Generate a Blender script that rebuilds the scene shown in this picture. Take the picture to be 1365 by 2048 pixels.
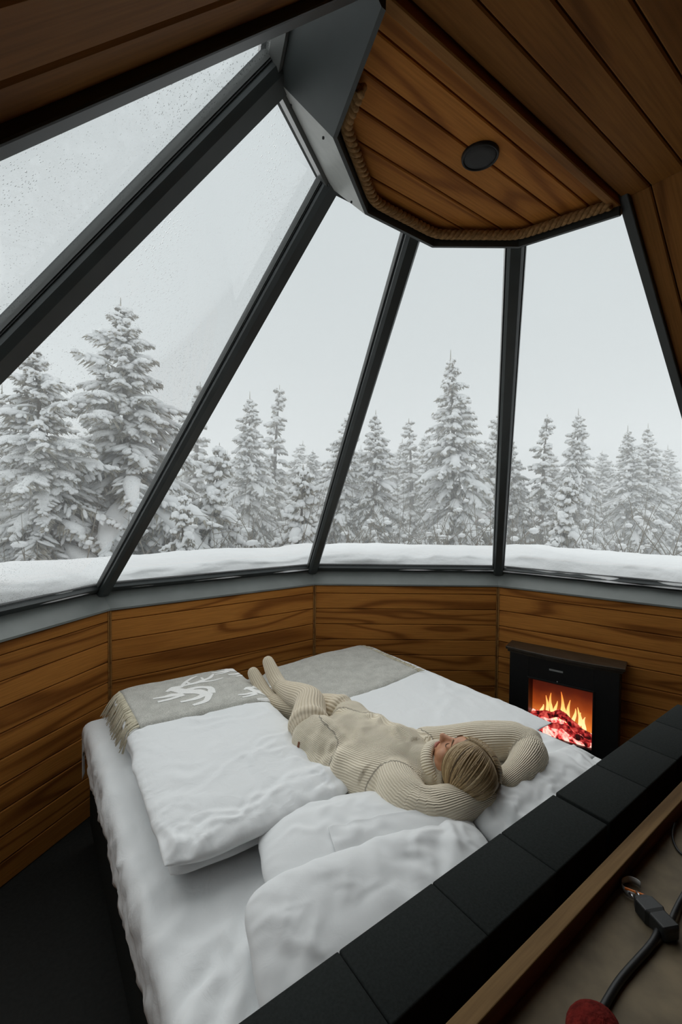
import bpy, bmesh, math, random
import numpy as np
from mathutils import Vector, Matrix
from mathutils.bvhtree import BVHTree

scene = bpy.context.scene
for o in list(bpy.data.objects):
    bpy.data.objects.remove(o, do_unlink=True)
COL = scene.collection
PI = math.pi

# ------------------------------------------------------------------ camera
CAM = Vector((-1.1632, -0.7110, 1.87))
YAW, PITCH, ROLL = math.radians(35.843), math.radians(-1.52), math.radians(0.515)
cd = bpy.data.cameras.new('camera')
cd.sensor_fit = 'VERTICAL'
cd.sensor_height = 36.0
cd.lens = 880.856 / 2048.0 * 36.0
cd.clip_start = 0.02
cd.clip_end = 300
cam = bpy.data.objects.new('camera', cd)
COL.objects.link(cam)
_f = Vector((math.sin(YAW) * math.cos(PITCH), math.cos(YAW) * math.cos(PITCH), math.sin(PITCH)))
_r = _f.cross(Vector((0, 0, 1))).normalized()
_u = _r.cross(_f)
_r2 = _r * math.cos(ROLL) + _u * math.sin(ROLL)
_u2 = _u * math.cos(ROLL) - _r * math.sin(ROLL)
cam.matrix_world = Matrix(((_r2.x, _u2.x, -_f.x, CAM.x), (_r2.y, _u2.y, -_f.y, CAM.y), (_r2.z, _u2.z, -_f.z, CAM.z), (0, 0, 0, 1)))
scene.camera = cam

# ------------------------------------------------------------------ sky, veiled sun, exposure
world = bpy.data.worlds.new('overcast_sky')
scene.world = world
world.use_nodes = True
bgn = world.node_tree.nodes['Background']
bgn.inputs['Color'].default_value = (0.590, 0.643, 0.657, 1)
bgn.inputs['Strength'].default_value = 1.0
sd = bpy.data.lights.new('veiled_sun', 'SUN')
sd.energy = 1.8
sd.angle = math.radians(80)
sd.color = (1.0, 0.99, 0.97)
sun = bpy.data.objects.new('veiled_sun', sd)
COL.objects.link(sun)
_sdir = Vector((0.14, 0.65, 0.75)).normalized()          # towards the sun
sun.rotation_euler = (-_sdir).to_track_quat('-Z', 'Y').to_euler()
scene.view_settings.view_transform = 'Standard'
scene.view_settings.look = 'None'
scene.view_settings.exposure = 0.0
scene.view_settings.gamma = 1.0
scene.view_settings.use_curve_mapping = False
scene.cycles.volume_bounces = 3
scene.cycles.max_bounces = 7

# ------------------------------------------------------------------ helpers
def link(o, parent=None):
    COL.objects.link(o)
    if parent is not None:
        o.parent = parent
    return o

def mesh_obj(name, verts, faces, mat=None, parent=None, smooth=False, loc=None):
    me = bpy.data.meshes.new(name)
    me.from_pydata([tuple(map(float, v)) for v in verts], [], [tuple(map(int, f)) for f in faces])
    me.update()
    if smooth:
        me.polygons.foreach_set('use_smooth', [True] * len(me.polygons))
    if mat:
        me.materials.append(mat)
    o = bpy.data.objects.new(name, me)
    link(o, parent)
    if loc is not None:
        o.location = loc
    return o

def data_obj(name, me, parent=None, matrix=None):
    o = bpy.data.objects.new(name, me)
    link(o, parent)
    if matrix is not None:
        o.matrix_local = matrix
    return o

def empty(name, loc=(0, 0, 0), rz=0.0):
    o = bpy.data.objects.new(name, None)
    o.empty_display_size = 0.1
    link(o)
    o.location = loc
    o.rotation_euler = (0, 0, rz)
    return o

def tag(o, label=None, cat=None, group=None, kind=None):
    if label: o['label'] = label
    if cat: o['category'] = cat
    if group: o['group'] = group
    if kind: o['kind'] = kind
    return o

def fix_normals(me):
    bm = bmesh.new(); bm.from_mesh(me)
    bmesh.ops.recalc_face_normals(bm, faces=bm.faces)
    bm.to_mesh(me); bm.free()

class G:
    """collects vertices and faces of one mesh"""
    def __init__(self):
        self.v = []; self.f = []
    def add(self, vs, fs):
        b = len(self.v)
        self.v += [tuple(map(float, p)) for p in vs]
        self.f += [tuple(b + i for i in f) for f in fs]
        return self
    def box(self, lo, hi):
        x0, y0, z0 = lo; x1, y1, z1 = hi
        return self.add([(x0, y0, z0), (x1, y0, z0), (x1, y1, z0), (x0, y1, z0), (x0, y0, z1), (x1, y0, z1), (x1, y1, z1), (x0, y1, z1)],
                        [(0, 3, 2, 1), (4, 5, 6, 7), (0, 1, 5, 4), (1, 2, 6, 5), (2, 3, 7, 6), (3, 0, 4, 7)])
    def prism(self, poly, ext):
        """poly: list of 3-d points of a planar polygon, extruded by vector ext"""
        n = len(poly); ext = np.asarray(ext, float)
        a = [np.asarray(p, float) for p in poly]
        vs = a + [p + ext for p in a]
        fs = [tuple(range(n))[::-1], tuple(range(n, 2 * n))] + [(i, (i + 1) % n, n + (i + 1) % n, n + i) for i in range(n)]
        return self.add(vs, fs)
    def loft(self, rings, cap=True, closed=True):
        n = len(rings[0]); vs = [p for r in rings for p in r]; fs = []
        for i in range(len(rings) - 1):
            for j in range(n if closed else n - 1):
                k = (j + 1) % n
                fs.append((i * n + j, i * n + k, (i + 1) * n + k, (i + 1) * n + j))
        if cap and closed:
            fs.append(tuple(range(n))[::-1]); fs.append(tuple((len(rings) - 1) * n + j for j in range(n)))
        return self.add(vs, fs)
    def tube(self, path, rad, n=8, up=(0, 0, 1), flat=1.0, round_ends=False):
        """rad: a number or one per point (or pairs lateral, vertical)"""
        P = np.asarray(path, float); m = len(P)
        R = np.asarray(rad, float)
        if R.ndim == 0: R = np.full((m, 2), float(R))
        elif R.ndim == 1: R = np.stack([R, R], 1)
        R = R * np.array([1.0, flat])
        T = np.gradient(P, axis=0); T /= np.linalg.norm(T, axis=1)[:, None] + 1e-12
        upv = np.asarray(up, float)
        rings = []
        prev = None
        if round_ends:
            ks = (0.25, 0.6, 0.88)
            pre = [(P[0] - T[0] * R[0].mean() * math.sqrt(1 - k * k), T[0], R[0] * k) for k in ks]
            post = [(P[-1] + T[-1] * R[-1].mean() * math.sqrt(1 - k * k), T[-1], R[-1] * k) for k in ks[::-1]]
            seq = pre + [(P[i], T[i], R[i]) for i in range(m)] + post
        else:
            seq = [(P[i], T[i], R[i]) for i in range(m)]
        for c, t, r in seq:
            if prev is None:
                s = np.cross(t, upv)
                if np.linalg.norm(s) < 1e-3: s = np.cross(t, (1, 0, 0))
            else:
                s = prev - t * (prev @ t)
                if np.linalg.norm(s) < 1e-6: s = np.cross(t, upv)
            s /= np.linalg.norm(s); prev = s
            w = np.cross(s, t)
            a = np.arange(n) * 2 * PI / n
            rings.append([c + s * r[0] * math.cos(x) + w * r[1] * math.sin(x) for x in a])
        return self.loft(rings)
    def ball(self, c, r, nu=12, nv=8, M=None):
        c = np.asarray(c, float); r = np.asarray(r, float) * np.ones(3)
        vs = [np.array([0, 0, 1.0])]
        for i in range(1, nv):
            t = PI * i / nv
            for j in range(nu):
                a = 2 * PI * j / nu
                vs.append(np.array([math.sin(t) * math.cos(a), math.sin(t) * math.sin(a), math.cos(t)]))
        vs.append(np.array([0, 0, -1.0]))
        fs = [(0, 1 + j, 1 + (j + 1) % nu) for j in range(nu)]
        for i in range(nv - 2):
            for j in range(nu):
                a = 1 + i * nu + j; b = 1 + i * nu + (j + 1) % nu
                fs.append((a, a + nu, b + nu, b))
        L = len(vs) - 1; o = 1 + (nv - 2) * nu
        fs += [(L, o + (j + 1) % nu, o + j) for j in range(nu)]
        vs = [v * r for v in vs]
        if M is not None: vs = [M @ v for v in vs]
        return self.add([v + c for v in vs], fs)
    def build(self, name, mat, parent=None, smooth=False, bevel=0, segs=2, loc=None):
        o = mesh_obj(name, self.v, self.f, mat, parent, smooth, loc)
        fix_normals(o.data)
        if bevel:
            m = o.modifiers.new('edge', 'BEVEL'); m.width = bevel; m.segments = segs; m.limit_method = 'ANGLE'; m.angle_limit = 0.6
        return o

def remesh_union(g, voxel, smooth_iter=4, factor=0.5):
    """one continuous skin around all the overlapping closed shapes in g"""
    me = bpy.data.meshes.new('tmp'); me.from_pydata(g.v, [], g.f); me.update()
    fix_normals(me)
    o = bpy.data.objects.new('tmp', me); COL.objects.link(o)
    m = o.modifiers.new('r', 'REMESH'); m.mode = 'VOXEL'; m.voxel_size = voxel
    s = o.modifiers.new('s', 'SMOOTH'); s.iterations = smooth_iter; s.factor = factor
    dg = bpy.context.evaluated_depsgraph_get()
    out = bpy.data.meshes.new_from_object(o.evaluated_get(dg))
    bpy.data.objects.remove(o, do_unlink=True); bpy.data.meshes.remove(me)
    out.polygons.foreach_set('use_smooth', [True] * len(out.polygons))
    return out

# ---- vectorised value noise
def _hash(ix, iy, iz, seed):
    h = (ix.astype(np.int64) * 374761393 + iy.astype(np.int64) * 668265263 + iz.astype(np.int64) * 2147483647 + seed * 1274126177) & 0x7fffffff
    h = ((h ^ (h >> 13)) * 1274126177) & 0x7fffffff
    return ((h ^ (h >> 16)) & 0xffff) / 65535.0

def vnoise(x, y, z=0.0, seed=0):
    x = np.asarray(x, float); y = np.asarray(y, float) + 0 * x; z = np.asarray(z, float) + 0 * x
    ix, iy, iz = np.floor(x), np.floor(y), np.floor(z)
    fx, fy, fz = x - ix, y - iy, z - iz
    fx, fy, fz = [t * t * (3 - 2 * t) for t in (fx, fy, fz)]
    r = 0
    for a in (0, 1):
        for b in (0, 1):
            for c in (0, 1):
                w = (fx if a else 1 - fx) * (fy if b else 1 - fy) * (fz if c else 1 - fz)
                r = r + w * _hash(ix + a, iy + b, iz + c, seed)
    return r * 2 - 1

def fbm(x, y, z=0.0, seed=0, oct=4):
    r = 0; a = 1.0; s = 0
    for i in range(oct):
        r = r + a * vnoise(np.asarray(x) * 2 ** i, np.asarray(y) * 2 ** i, np.asarray(z) * 2 ** i, seed + i * 17); s += a; a *= 0.5
    return r / s

def folds(x, y, ang, wl, seed, stretch=4.0, sharp=2.0):
    """ridge-like creases running along direction ang"""
    c, s = math.cos(ang), math.sin(ang)
    u = x * c + y * s; v = -x * s + y * c
    wv = v + 0.35 * wl * vnoise(u / wl / 1.7, v / wl / 1.7, 0, seed + 5)
    n = vnoise(u / (wl * stretch), wv / wl, 0, seed)
    return (1 - np.abs(n)) ** sharp * (0.5 + 0.5 * vnoise(u / wl / 2.5, v / wl / 2.5, 3.3, seed + 9))

# ---- soft filled cloth: pillows and duvets
def creases(x, y, seed, wl, n=26, length=0.35, amp=1.0, ang=0.0, spread=0.6, area=None):
    """individual soft creases: each a short ridge with a hollow beside it"""
    rng = np.random.default_rng(seed); z = np.zeros_like(x)
    x0, x1, y0, y1 = area if area else (x.min(), x.max(), y.min(), y.max())
    for i in range(n):
        cx, cy = rng.uniform(x0, x1), rng.uniform(y0, y1)
        a = ang + rng.normal(0, spread); L = length * rng.uniform(0.4, 1.2); w = wl * rng.uniform(0.6, 1.5)
        u = (x - cx) * math.cos(a) + (y - cy) * math.sin(a); v = -(x - cx) * math.sin(a) + (y - cy) * math.cos(a)
        v = v + 0.25 * L * (u / L) ** 2 * rng.normal(0, 1) + 0.02 * np.sin(u / L * 5 + i)
        e = np.exp(-(u / L) ** 2 * 2)
        h = np.exp(-(v / w) ** 2) - 0.7 * np.exp(-((v - 1.5 * w) / (1.3 * w)) ** 2)
        z += amp * rng.uniform(0.4, 1.0) * e * h
    return z

def soft_slab(w, l, t, nx, ny, p=3.0, q=0.5, pinch=0.06, seed=0, wr=0.008, lump=0.012, ang=0.0, wl=0.022, n=30, under=0.5, seam=True, length=0.3, rnd=0.0):
    """closed soft cushion: superelliptic thickness, seam all round, creases on it"""
    u = np.sin(np.linspace(-1, 1, nx) * PI / 2 * 0.999); v = np.sin(np.linspace(-1, 1, ny) * PI / 2 * 0.999)
    u = 0.55 * u + 0.45 * np.linspace(-1, 1, nx); v = 0.55 * v + 0.45 * np.linspace(-1, 1, ny)
    U, Vq = np.meshgrid(u, v, indexing='ij')
    T = np.clip((1 - np.abs(U) ** p) * (1 - np.abs(Vq) ** p), 0, 1) ** q
    X = U * w / 2 * (1 - pinch * (1 - Vq ** 2)); Y = Vq * l / 2 * (1 - pinch * (1 - U ** 2))
    X = X * (1 - rnd * np.abs(Vq) ** 5); Y = Y * (1 - rnd * 1.6 * np.abs(U) ** 5)
    rag = 0.012 * fbm(X * 9, Y * 9, 0, seed + 40, 2)
    edge = 1 - T
    X = X + rag * edge * np.sign(U) * np.abs(U) ** 2; Y = Y + rag * edge * np.sign(Vq) * np.abs(Vq) ** 2
    lump_z = lump * fbm(X * 3.2, Y * 3.2, 0, seed, 2)
    cr = creases(X, Y, seed + 1, wl, n, length, wr, ang) + creases(X, Y, seed + 2, wl * 0.55, n, length * 0.5, wr * 0.45, ang + 0.5)
    # puckers running in from the seam
    pk = 0.35 * wr * (np.sin(X * 120 + 7 * vnoise(X * 11, Y * 3, 0, seed)) * np.exp(-((1 - np.abs(Vq)) / 0.13) ** 2) + np.sin(Y * 120 + 7 * vnoise(X * 3, Y * 11, 0, seed)) * np.exp(-((1 - np.abs(U)) / 0.10) ** 2))
    top = t * T * (2 * (1 - under)) + (lump_z + cr + pk) * np.clip(T * 1.6, 0, 1)
    bot = -t * T * (2 * under) + lump_z * T * 0.3
    idx0 = np.arange(nx * ny).reshape(nx, ny)
    V1 = np.stack([X, Y, top], -1).reshape(-1, 3); vs = list(map(tuple, V1)); idx1 = idx0.copy(); k = nx * ny
    for i in range(1, nx - 1):
        for j in range(1, ny - 1):
            idx1[i, j] = k; k += 1; vs.append((X[i, j], Y[i, j], bot[i, j]))
    F = []
    for i in range(nx - 1):
        for j in range(ny - 1):
            F.append((idx0[i, j], idx0[i + 1, j], idx0[i + 1, j + 1], idx0[i, j + 1]))
            F.append((idx1[i, j], idx1[i, j + 1], idx1[i + 1, j + 1], idx1[i + 1, j]))
    return np.array(vs), F

def subsurf(o, lv=1):
    m = o.modifiers.new('sub', 'SUBSURF'); m.levels = lv; m.render_levels = lv
    return o

def world_bvh(objs):
    """BVH of the finished surfaces of several objects, in world space"""
    bpy.context.view_layer.update()
    dg = bpy.context.evaluated_depsgraph_get()
    vs = []; fs = []
    for o in objs:
        ev = o.evaluated_get(dg); me = ev.to_mesh(); b = len(vs)
        vs += [o.matrix_world @ v.co for v in me.vertices]
        fs += [tuple(b + i for i in p.vertices) for p in me.polygons]
        ev.to_mesh_clear()
    return BVHTree.FromPolygons(vs, fs)

def height(bvh, x, y, default):
    h = bvh.ray_cast(Vector((x, y, 3.0)), Vector((0, 0, -1)))
    return h[0].z if h[0] is not None else default

# ------------------------------------------------------------------ materials
def new_mat(name):
    m = bpy.data.materials.new(name); m.use_nodes = True
    nt = m.node_tree
    b = nt.nodes['Principled BSDF']
    return m, nt, b

def N(nt, typ, **kw):
    n = nt.nodes.new(typ)
    for k, v in kw.items():
        if k.startswith('i_'):
            n.inputs[k[2:].replace('_', ' ')].default_value = v
        else:
            setattr(n, k, v)
    return n

def ramp(nt, src, stops):
    r = nt.nodes.new('ShaderNodeValToRGB')
    el = r.color_ramp.elements
    while len(el) < len(stops): el.new(0.5)
    for e, (p, c) in zip(el, stops):
        e.position = p; e.color = (*c, 1) if len(c) == 3 else c
    nt.links.new(src, r.inputs['Fac'])
    return r

def coords(nt, kind='Object', scale=(1, 1, 1), rot=(0, 0, 0)):
    t = nt.nodes.new('ShaderNodeTexCoord'); m = nt.nodes.new('ShaderNodeMapping')
    m.inputs['Scale'].default_value = scale; m.inputs['Rotation'].default_value = rot
    nt.links.new(t.outputs[kind], m.inputs['Vector'])
    return m.outputs['Vector']

def add_bump(nt, b, src, strength=0.3, dist=0.01):
    n = nt.nodes.new('ShaderNodeBump'); n.inputs['Strength'].default_value = strength; n.inputs['Distance'].default_value = dist
    nt.links.new(src, n.inputs['Height']); nt.links.new(n.outputs['Normal'], b.inputs['Normal'])
    return n

def plain(name, col, rough=0.6, metallic=0.0, noise=0.0, nscale=30.0, bump=0.0, bscale=60.0, bdist=0.002, spec=0.5, sheen=0.0):
    m, nt, b = new_mat(name)
    b.inputs['Base Color'].default_value = (*col, 1); b.inputs['Roughness'].default_value = rough; b.inputs['Metallic'].default_value = metallic
    b.inputs['Specular IOR Level'].default_value = spec
    if sheen: b.inputs['Sheen Weight'].default_value = sheen
    if noise:
        v = coords(nt)
        t = N(nt, 'ShaderNodeTexNoise', i_Scale=nscale, i_Detail=4.0)
        nt.links.new(v, t.inputs['Vector'])
        lo = tuple(max(0, c * (1 - noise)) for c in col); hi = tuple(min(1, c * (1 + noise)) for c in col)
        r = ramp(nt, t.outputs['Fac'], [(0.3, lo), (0.7, hi)])
        nt.links.new(r.outputs['Color'], b.inputs['Base Color'])
    if bump:
        v = coords(nt)
        t = N(nt, 'ShaderNodeTexNoise', i_Scale=bscale, i_Detail=3.0)
        nt.links.new(v, t.inputs['Vector'])
        add_bump(nt, b, t.outputs['Fac'], bump, bdist)
    return m

def wood(name, light, mid, dark, rough=0.6, axis_len=0.55, across=4.2, offset=9.0):
    """grain runs along the object's local X; every board gets its own figure"""
    m, nt, b = new_mat(name)
    t = nt.nodes.new('ShaderNodeTexCoord'); oi = nt.nodes.new('ShaderNodeObjectInfo')
    mul = N(nt, 'ShaderNodeVectorMath', operation='SCALE'); mul.inputs[0].default_value = (31, 17, 23)
    nt.links.new(oi.outputs['Random'], mul.inputs['Scale'])
    add = N(nt, 'ShaderNodeVectorMath', operation='ADD')
    nt.links.new(t.outputs['Object'], add.inputs[0]); nt.links.new(mul.outputs[0], add.inputs[1])
    mp = nt.nodes.new('ShaderNodeMapping'); mp.inputs['Scale'].default_value = (axis_len, across, across)
    nt.links.new(add.outputs[0], mp.inputs['Vector'])
    big = N(nt, 'ShaderNodeTexNoise', i_Scale=1.0, i_Detail=1.0, i_Distortion=0.35)
    nt.links.new(mp.outputs[0], big.inputs['Vector'])
    rings = N(nt, 'ShaderNodeMath', operation='MULTIPLY'); rings.inputs[1].default_value = 34.0
    nt.links.new(big.outputs['Fac'], rings.inputs[0])
    sn = N(nt, 'ShaderNodeMath', operation='SINE'); nt.links.new(rings.outputs[0], sn.inputs[0])
    mp2 = nt.nodes.new('ShaderNodeMapping'); mp2.inputs['Scale'].default_value = (6.0, 150.0, 150.0)
    nt.links.new(add.outputs[0], mp2.inputs['Vector'])
    fine = N(nt, 'ShaderNodeTexNoise', i_Scale=1.0, i_Detail=4.0)
    nt.links.new(mp2.outputs[0], fine.inputs['Vector'])
    r1 = ramp(nt, sn.outputs[0], [(0.0, light), (0.55, light), (0.86, mid), (1.0, dark)])
    # sine runs -1..1: shift to 0..1
    sh = N(nt, 'ShaderNodeMath', operation='MULTIPLY_ADD'); sh.inputs[1].default_value = 0.5; sh.inputs[2].default_value = 0.5
    nt.links.new(sn.outputs[0], sh.inputs[0]); nt.links.new(sh.outputs[0], r1.inputs['Fac'])
    r2 = ramp(nt, fine.outputs['Fac'], [(0.3, (0.80, 0.79, 0.78)), (0.65, (1.06, 1.06, 1.06))])
    mx = N(nt, 'ShaderNodeMix', data_type='RGBA', blend_type='MULTIPLY'); mx.inputs['Factor'].default_value = 1.0
    nt.links.new(r1.outputs['Color'], mx.inputs['A']); nt.links.new(r2.outputs['Color'], mx.inputs['B'])
    hv = N(nt, 'ShaderNodeHueSaturation')
    vv = N(nt, 'ShaderNodeMath', operation='MULTIPLY_ADD'); vv.inputs[1].default_value = 0.22; vv.inputs[2].default_value = 0.89
    nt.links.new(oi.outputs['Random'], vv.inputs[0]); nt.links.new(vv.outputs[0], hv.inputs['Value'])
    nt.links.new(mx.outputs['Result'], hv.inputs['Color'])
    nt.links.new(hv.outputs['Color'], b.inputs['Base Color'])
    b.inputs['Roughness'].default_value = rough
    b.inputs['Specular IOR Level'].default_value = 0.10
    add_bump(nt, b, fine.outputs['Fac'], 0.15, 0.001)
    return m

M_WOOD = wood('stained_pine_panel', (0.54, 0.222, 0.048), (0.45, 0.174, 0.036), (0.27, 0.096, 0.020))
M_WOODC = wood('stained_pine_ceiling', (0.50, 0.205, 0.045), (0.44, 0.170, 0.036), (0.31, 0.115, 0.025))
M_WOODSHADE = wood('stained_pine_shaded', (0.27, 0.118, 0.030), (0.235, 0.098, 0.025), (0.165, 0.066, 0.017))  # same stained pine, with the shade behind the ring put into the colour
M_BATTEN = wood('light_batten', (0.38, 0.19, 0.06), (0.33, 0.155, 0.048), (0.25, 0.11, 0.035))
M_GROOVE = plain('groove_black', (0.02, 0.012, 0.007), 0.9)
M_METAL = plain('anthracite_frame', (0.040, 0.047, 0.047), 0.42, noise=0.12, nscale=8)
M_SILL = plain('anthracite_sill', (0.20, 0.215, 0.205), 0.5, noise=0.10, nscale=6)
M_REVEAL = plain('grey_reveal_panel', (0.38, 0.39, 0.37), 0.5, noise=0.06)
M_BEAD = plain('glazing_bead', (0.10, 0.105, 0.10), 0.35)
M_RUBBER = plain('black_gasket', (0.010, 0.011, 0.011), 0.6)
M_BLACKCLOTH = plain('black_upholstery', (0.015, 0.018, 0.017), 0.95, noise=0.25, nscale=160, bump=0.4, bscale=500, bdist=0.001, spec=0.2)
M_FLOOR = plain('dark_floor', (0.009, 0.010, 0.0085), 0.9, noise=0.3, nscale=60, bump=0.3, bscale=200)
M_ROPE = plain('hemp_rope', (0.34, 0.20, 0.085), 0.9, noise=0.35, nscale=90, bump=0.6, bscale=240, bdist=0.002, spec=0.2)
M_SPEAKER = plain('black_grille', (0.015, 0.015, 0.014), 0.6, bump=0.5, bscale=700, bdist=0.001)

def linen(name, col=(0.80, 0.815, 0.82), amount=0.2):
    m, nt, b = new_mat(name)
    b.inputs['Base Color'].default_value = (*col, 1); b.inputs['Roughness'].default_value = 0.75
    b.inputs['Specular IOR Level'].default_value = 0.25
    b.inputs['Sheen Weight'].default_value = 0.15
    v = coords(nt)
    t = N(nt, 'ShaderNodeTexNoise', i_Scale=16.0, i_Detail=4.0, i_Distortion=1.2)
    nt.links.new(v, t.inputs['Vector'])
    add_bump(nt, b, t.outputs['Fac'], amount, 0.012)
    return m
M_SHEET = linen('white_sheet', amount=0.25)
M_DUVET = linen('white_duvet', (0.83, 0.845, 0.85), 0.30)
M_PILLOW = linen('white_pillowcase', (0.80, 0.815, 0.82), 0.10)

def wool():
    m, nt, b = new_mat('grey_wool')
    v = coords(nt)
    t = N(nt, 'ShaderNodeTexNoise', i_Scale=260.0, i_Detail=3.0); nt.links.new(v, t.inputs['Vector'])
    t2 = N(nt, 'ShaderNodeTexNoise', i_Scale=18.0, i_Detail=3.0); nt.links.new(v, t2.inputs['Vector'])
    mx = N(nt, 'ShaderNodeMath', operation='MULTIPLY_ADD'); mx.inputs[1].default_value = 0.35
    nt.links.new(t2.outputs['Fac'], mx.inputs[0]); nt.links.new(t.outputs['Fac'], mx.inputs[2])
    r = ramp(nt, mx.outputs[0], [(0.45, (0.34, 0.332, 0.30)), (0.9, (0.68, 0.67, 0.615))])
    nt.links.new(r.outputs['Color'], b.inputs['Base Color'])
    b.inputs['Roughness'].default_value = 1.0; b.inputs['Specular IOR Level'].default_value = 0.1; b.inputs['Sheen Weight'].default_value = 0.3
    add_bump(nt, b, t.outputs['Fac'], 0.6, 0.003)
    return m
M_WOOL = wool()
M_CREAM = plain('cream_wool', (0.66, 0.60, 0.46), 0.95, noise=0.15, nscale=200, bump=0.4, bscale=300, spec=0.1)
M_MOTIF = plain('off_white_wool_print', (0.93, 0.92, 0.88), 0.95, noise=0.12, nscale=240, bump=0.5, bscale=260, spec=0.1)

def knit(name, col, dark, ribs, strength=0.8):
    """ribbed knit: the rib phase is stored on the mesh and follows the limb"""
    m, nt, b = new_mat(name)
    at = N(nt, 'ShaderNodeAttribute', attribute_name='rib')
    ml = N(nt, 'ShaderNodeMath', operation='MULTIPLY'); ml.inputs[1].default_value = ribs
    nt.links.new(at.outputs['Fac'], ml.inputs[0])
    sn = N(nt, 'ShaderNodeMath', operation='SINE'); nt.links.new(ml.outputs[0], sn.inputs[0])
    v = coords(nt)
    t = N(nt, 'ShaderNodeTexNoise', i_Scale=330.0, i_Detail=2.0); nt.links.new(v, t.inputs['Vector'])
    hh = N(nt, 'ShaderNodeMath', operation='MULTIPLY_ADD'); hh.inputs[1].default_value = 0.7
    nt.links.new(t.outputs['Fac'], hh.inputs[0]); nt.links.new(sn.outputs[0], hh.inputs[2])
    r = ramp(nt, sn.outputs[0], [(0.0, dark), (0.45, col), (1.0, col)])
    sh = N(nt, 'ShaderNodeMath', operation='MULTIPLY_ADD'); sh.inputs[1].default_value = 0.5; sh.inputs[2].default_value = 0.5
    nt.links.new(sn.outputs[0], sh.inputs[0]); nt.links.new(sh.outputs[0], r.inputs['Fac'])
    nt.links.new(r.outputs['Color'], b.inputs['Base Color'])
    b.inputs['Roughness'].default_value = 0.95; b.inputs['Specular IOR Level'].default_value = 0.1; b.inputs['Sheen Weight'].default_value = 0.25
    add_bump(nt, b, hh.outputs[0], strength, 0.002)
    return m
M_SWEATER = knit('cream_rib_knit', (0.92, 0.83, 0.66), (0.74, 0.64, 0.48), 1.0)
M_SOCK = knit('cream_cable_knit', (0.80, 0.70, 0.54), (0.62, 0.52, 0.38), 1.0)

def skin_mat():
    m, nt, b = new_mat('skin')
    v = coords(nt)
    t = N(nt, 'ShaderNodeTexNoise', i_Scale=30.0, i_Detail=3.0); nt.links.new(v, t.inputs['Vector'])
    r = ramp(nt, t.outputs['Fac'], [(0.3, (0.50, 0.235, 0.125)), (0.7, (0.60, 0.30, 0.17))])
    nt.links.new(r.outputs['Color'], b.inputs['Base Color'])
    b.inputs['Roughness'].default_value = 0.5
    b.inputs['Subsurface Weight'].default_value = 0.12
    b.inputs['Subsurface Radius'].default_value = (0.012, 0.005, 0.003)
    return m
M_SKIN = skin_mat()
M_LIP = plain('lips', (0.42, 0.14, 0.10), 0.45)
M_LASH = plain('lashes', (0.05, 0.03, 0.02), 0.7)
M_BROW = plain('eyebrow', (0.22, 0.13, 0.07), 0.8)
M_TAG = plain('leather_tag', (0.20, 0.07, 0.03), 0.6)

def hair_mat():
    m, nt, b = new_mat('blond_hair')
    at = N(nt, 'ShaderNodeAttribute', attribute_name='strand')
    r = ramp(nt, at.outputs['Fac'], [(0.0, (0.10, 0.062, 0.026)), (0.35, (0.27, 0.18, 0.085)), (0.7, (0.42, 0.30, 0.155)), (1.0, (0.58, 0.45, 0.27))])
    nt.links.new(r.outputs['Color'], b.inputs['Base Color'])
    b.inputs['Roughness'].default_value = 0.42
    b.inputs['Specular IOR Level'].default_value = 0.4
    return m
M_HAIR = hair_mat()

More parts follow.
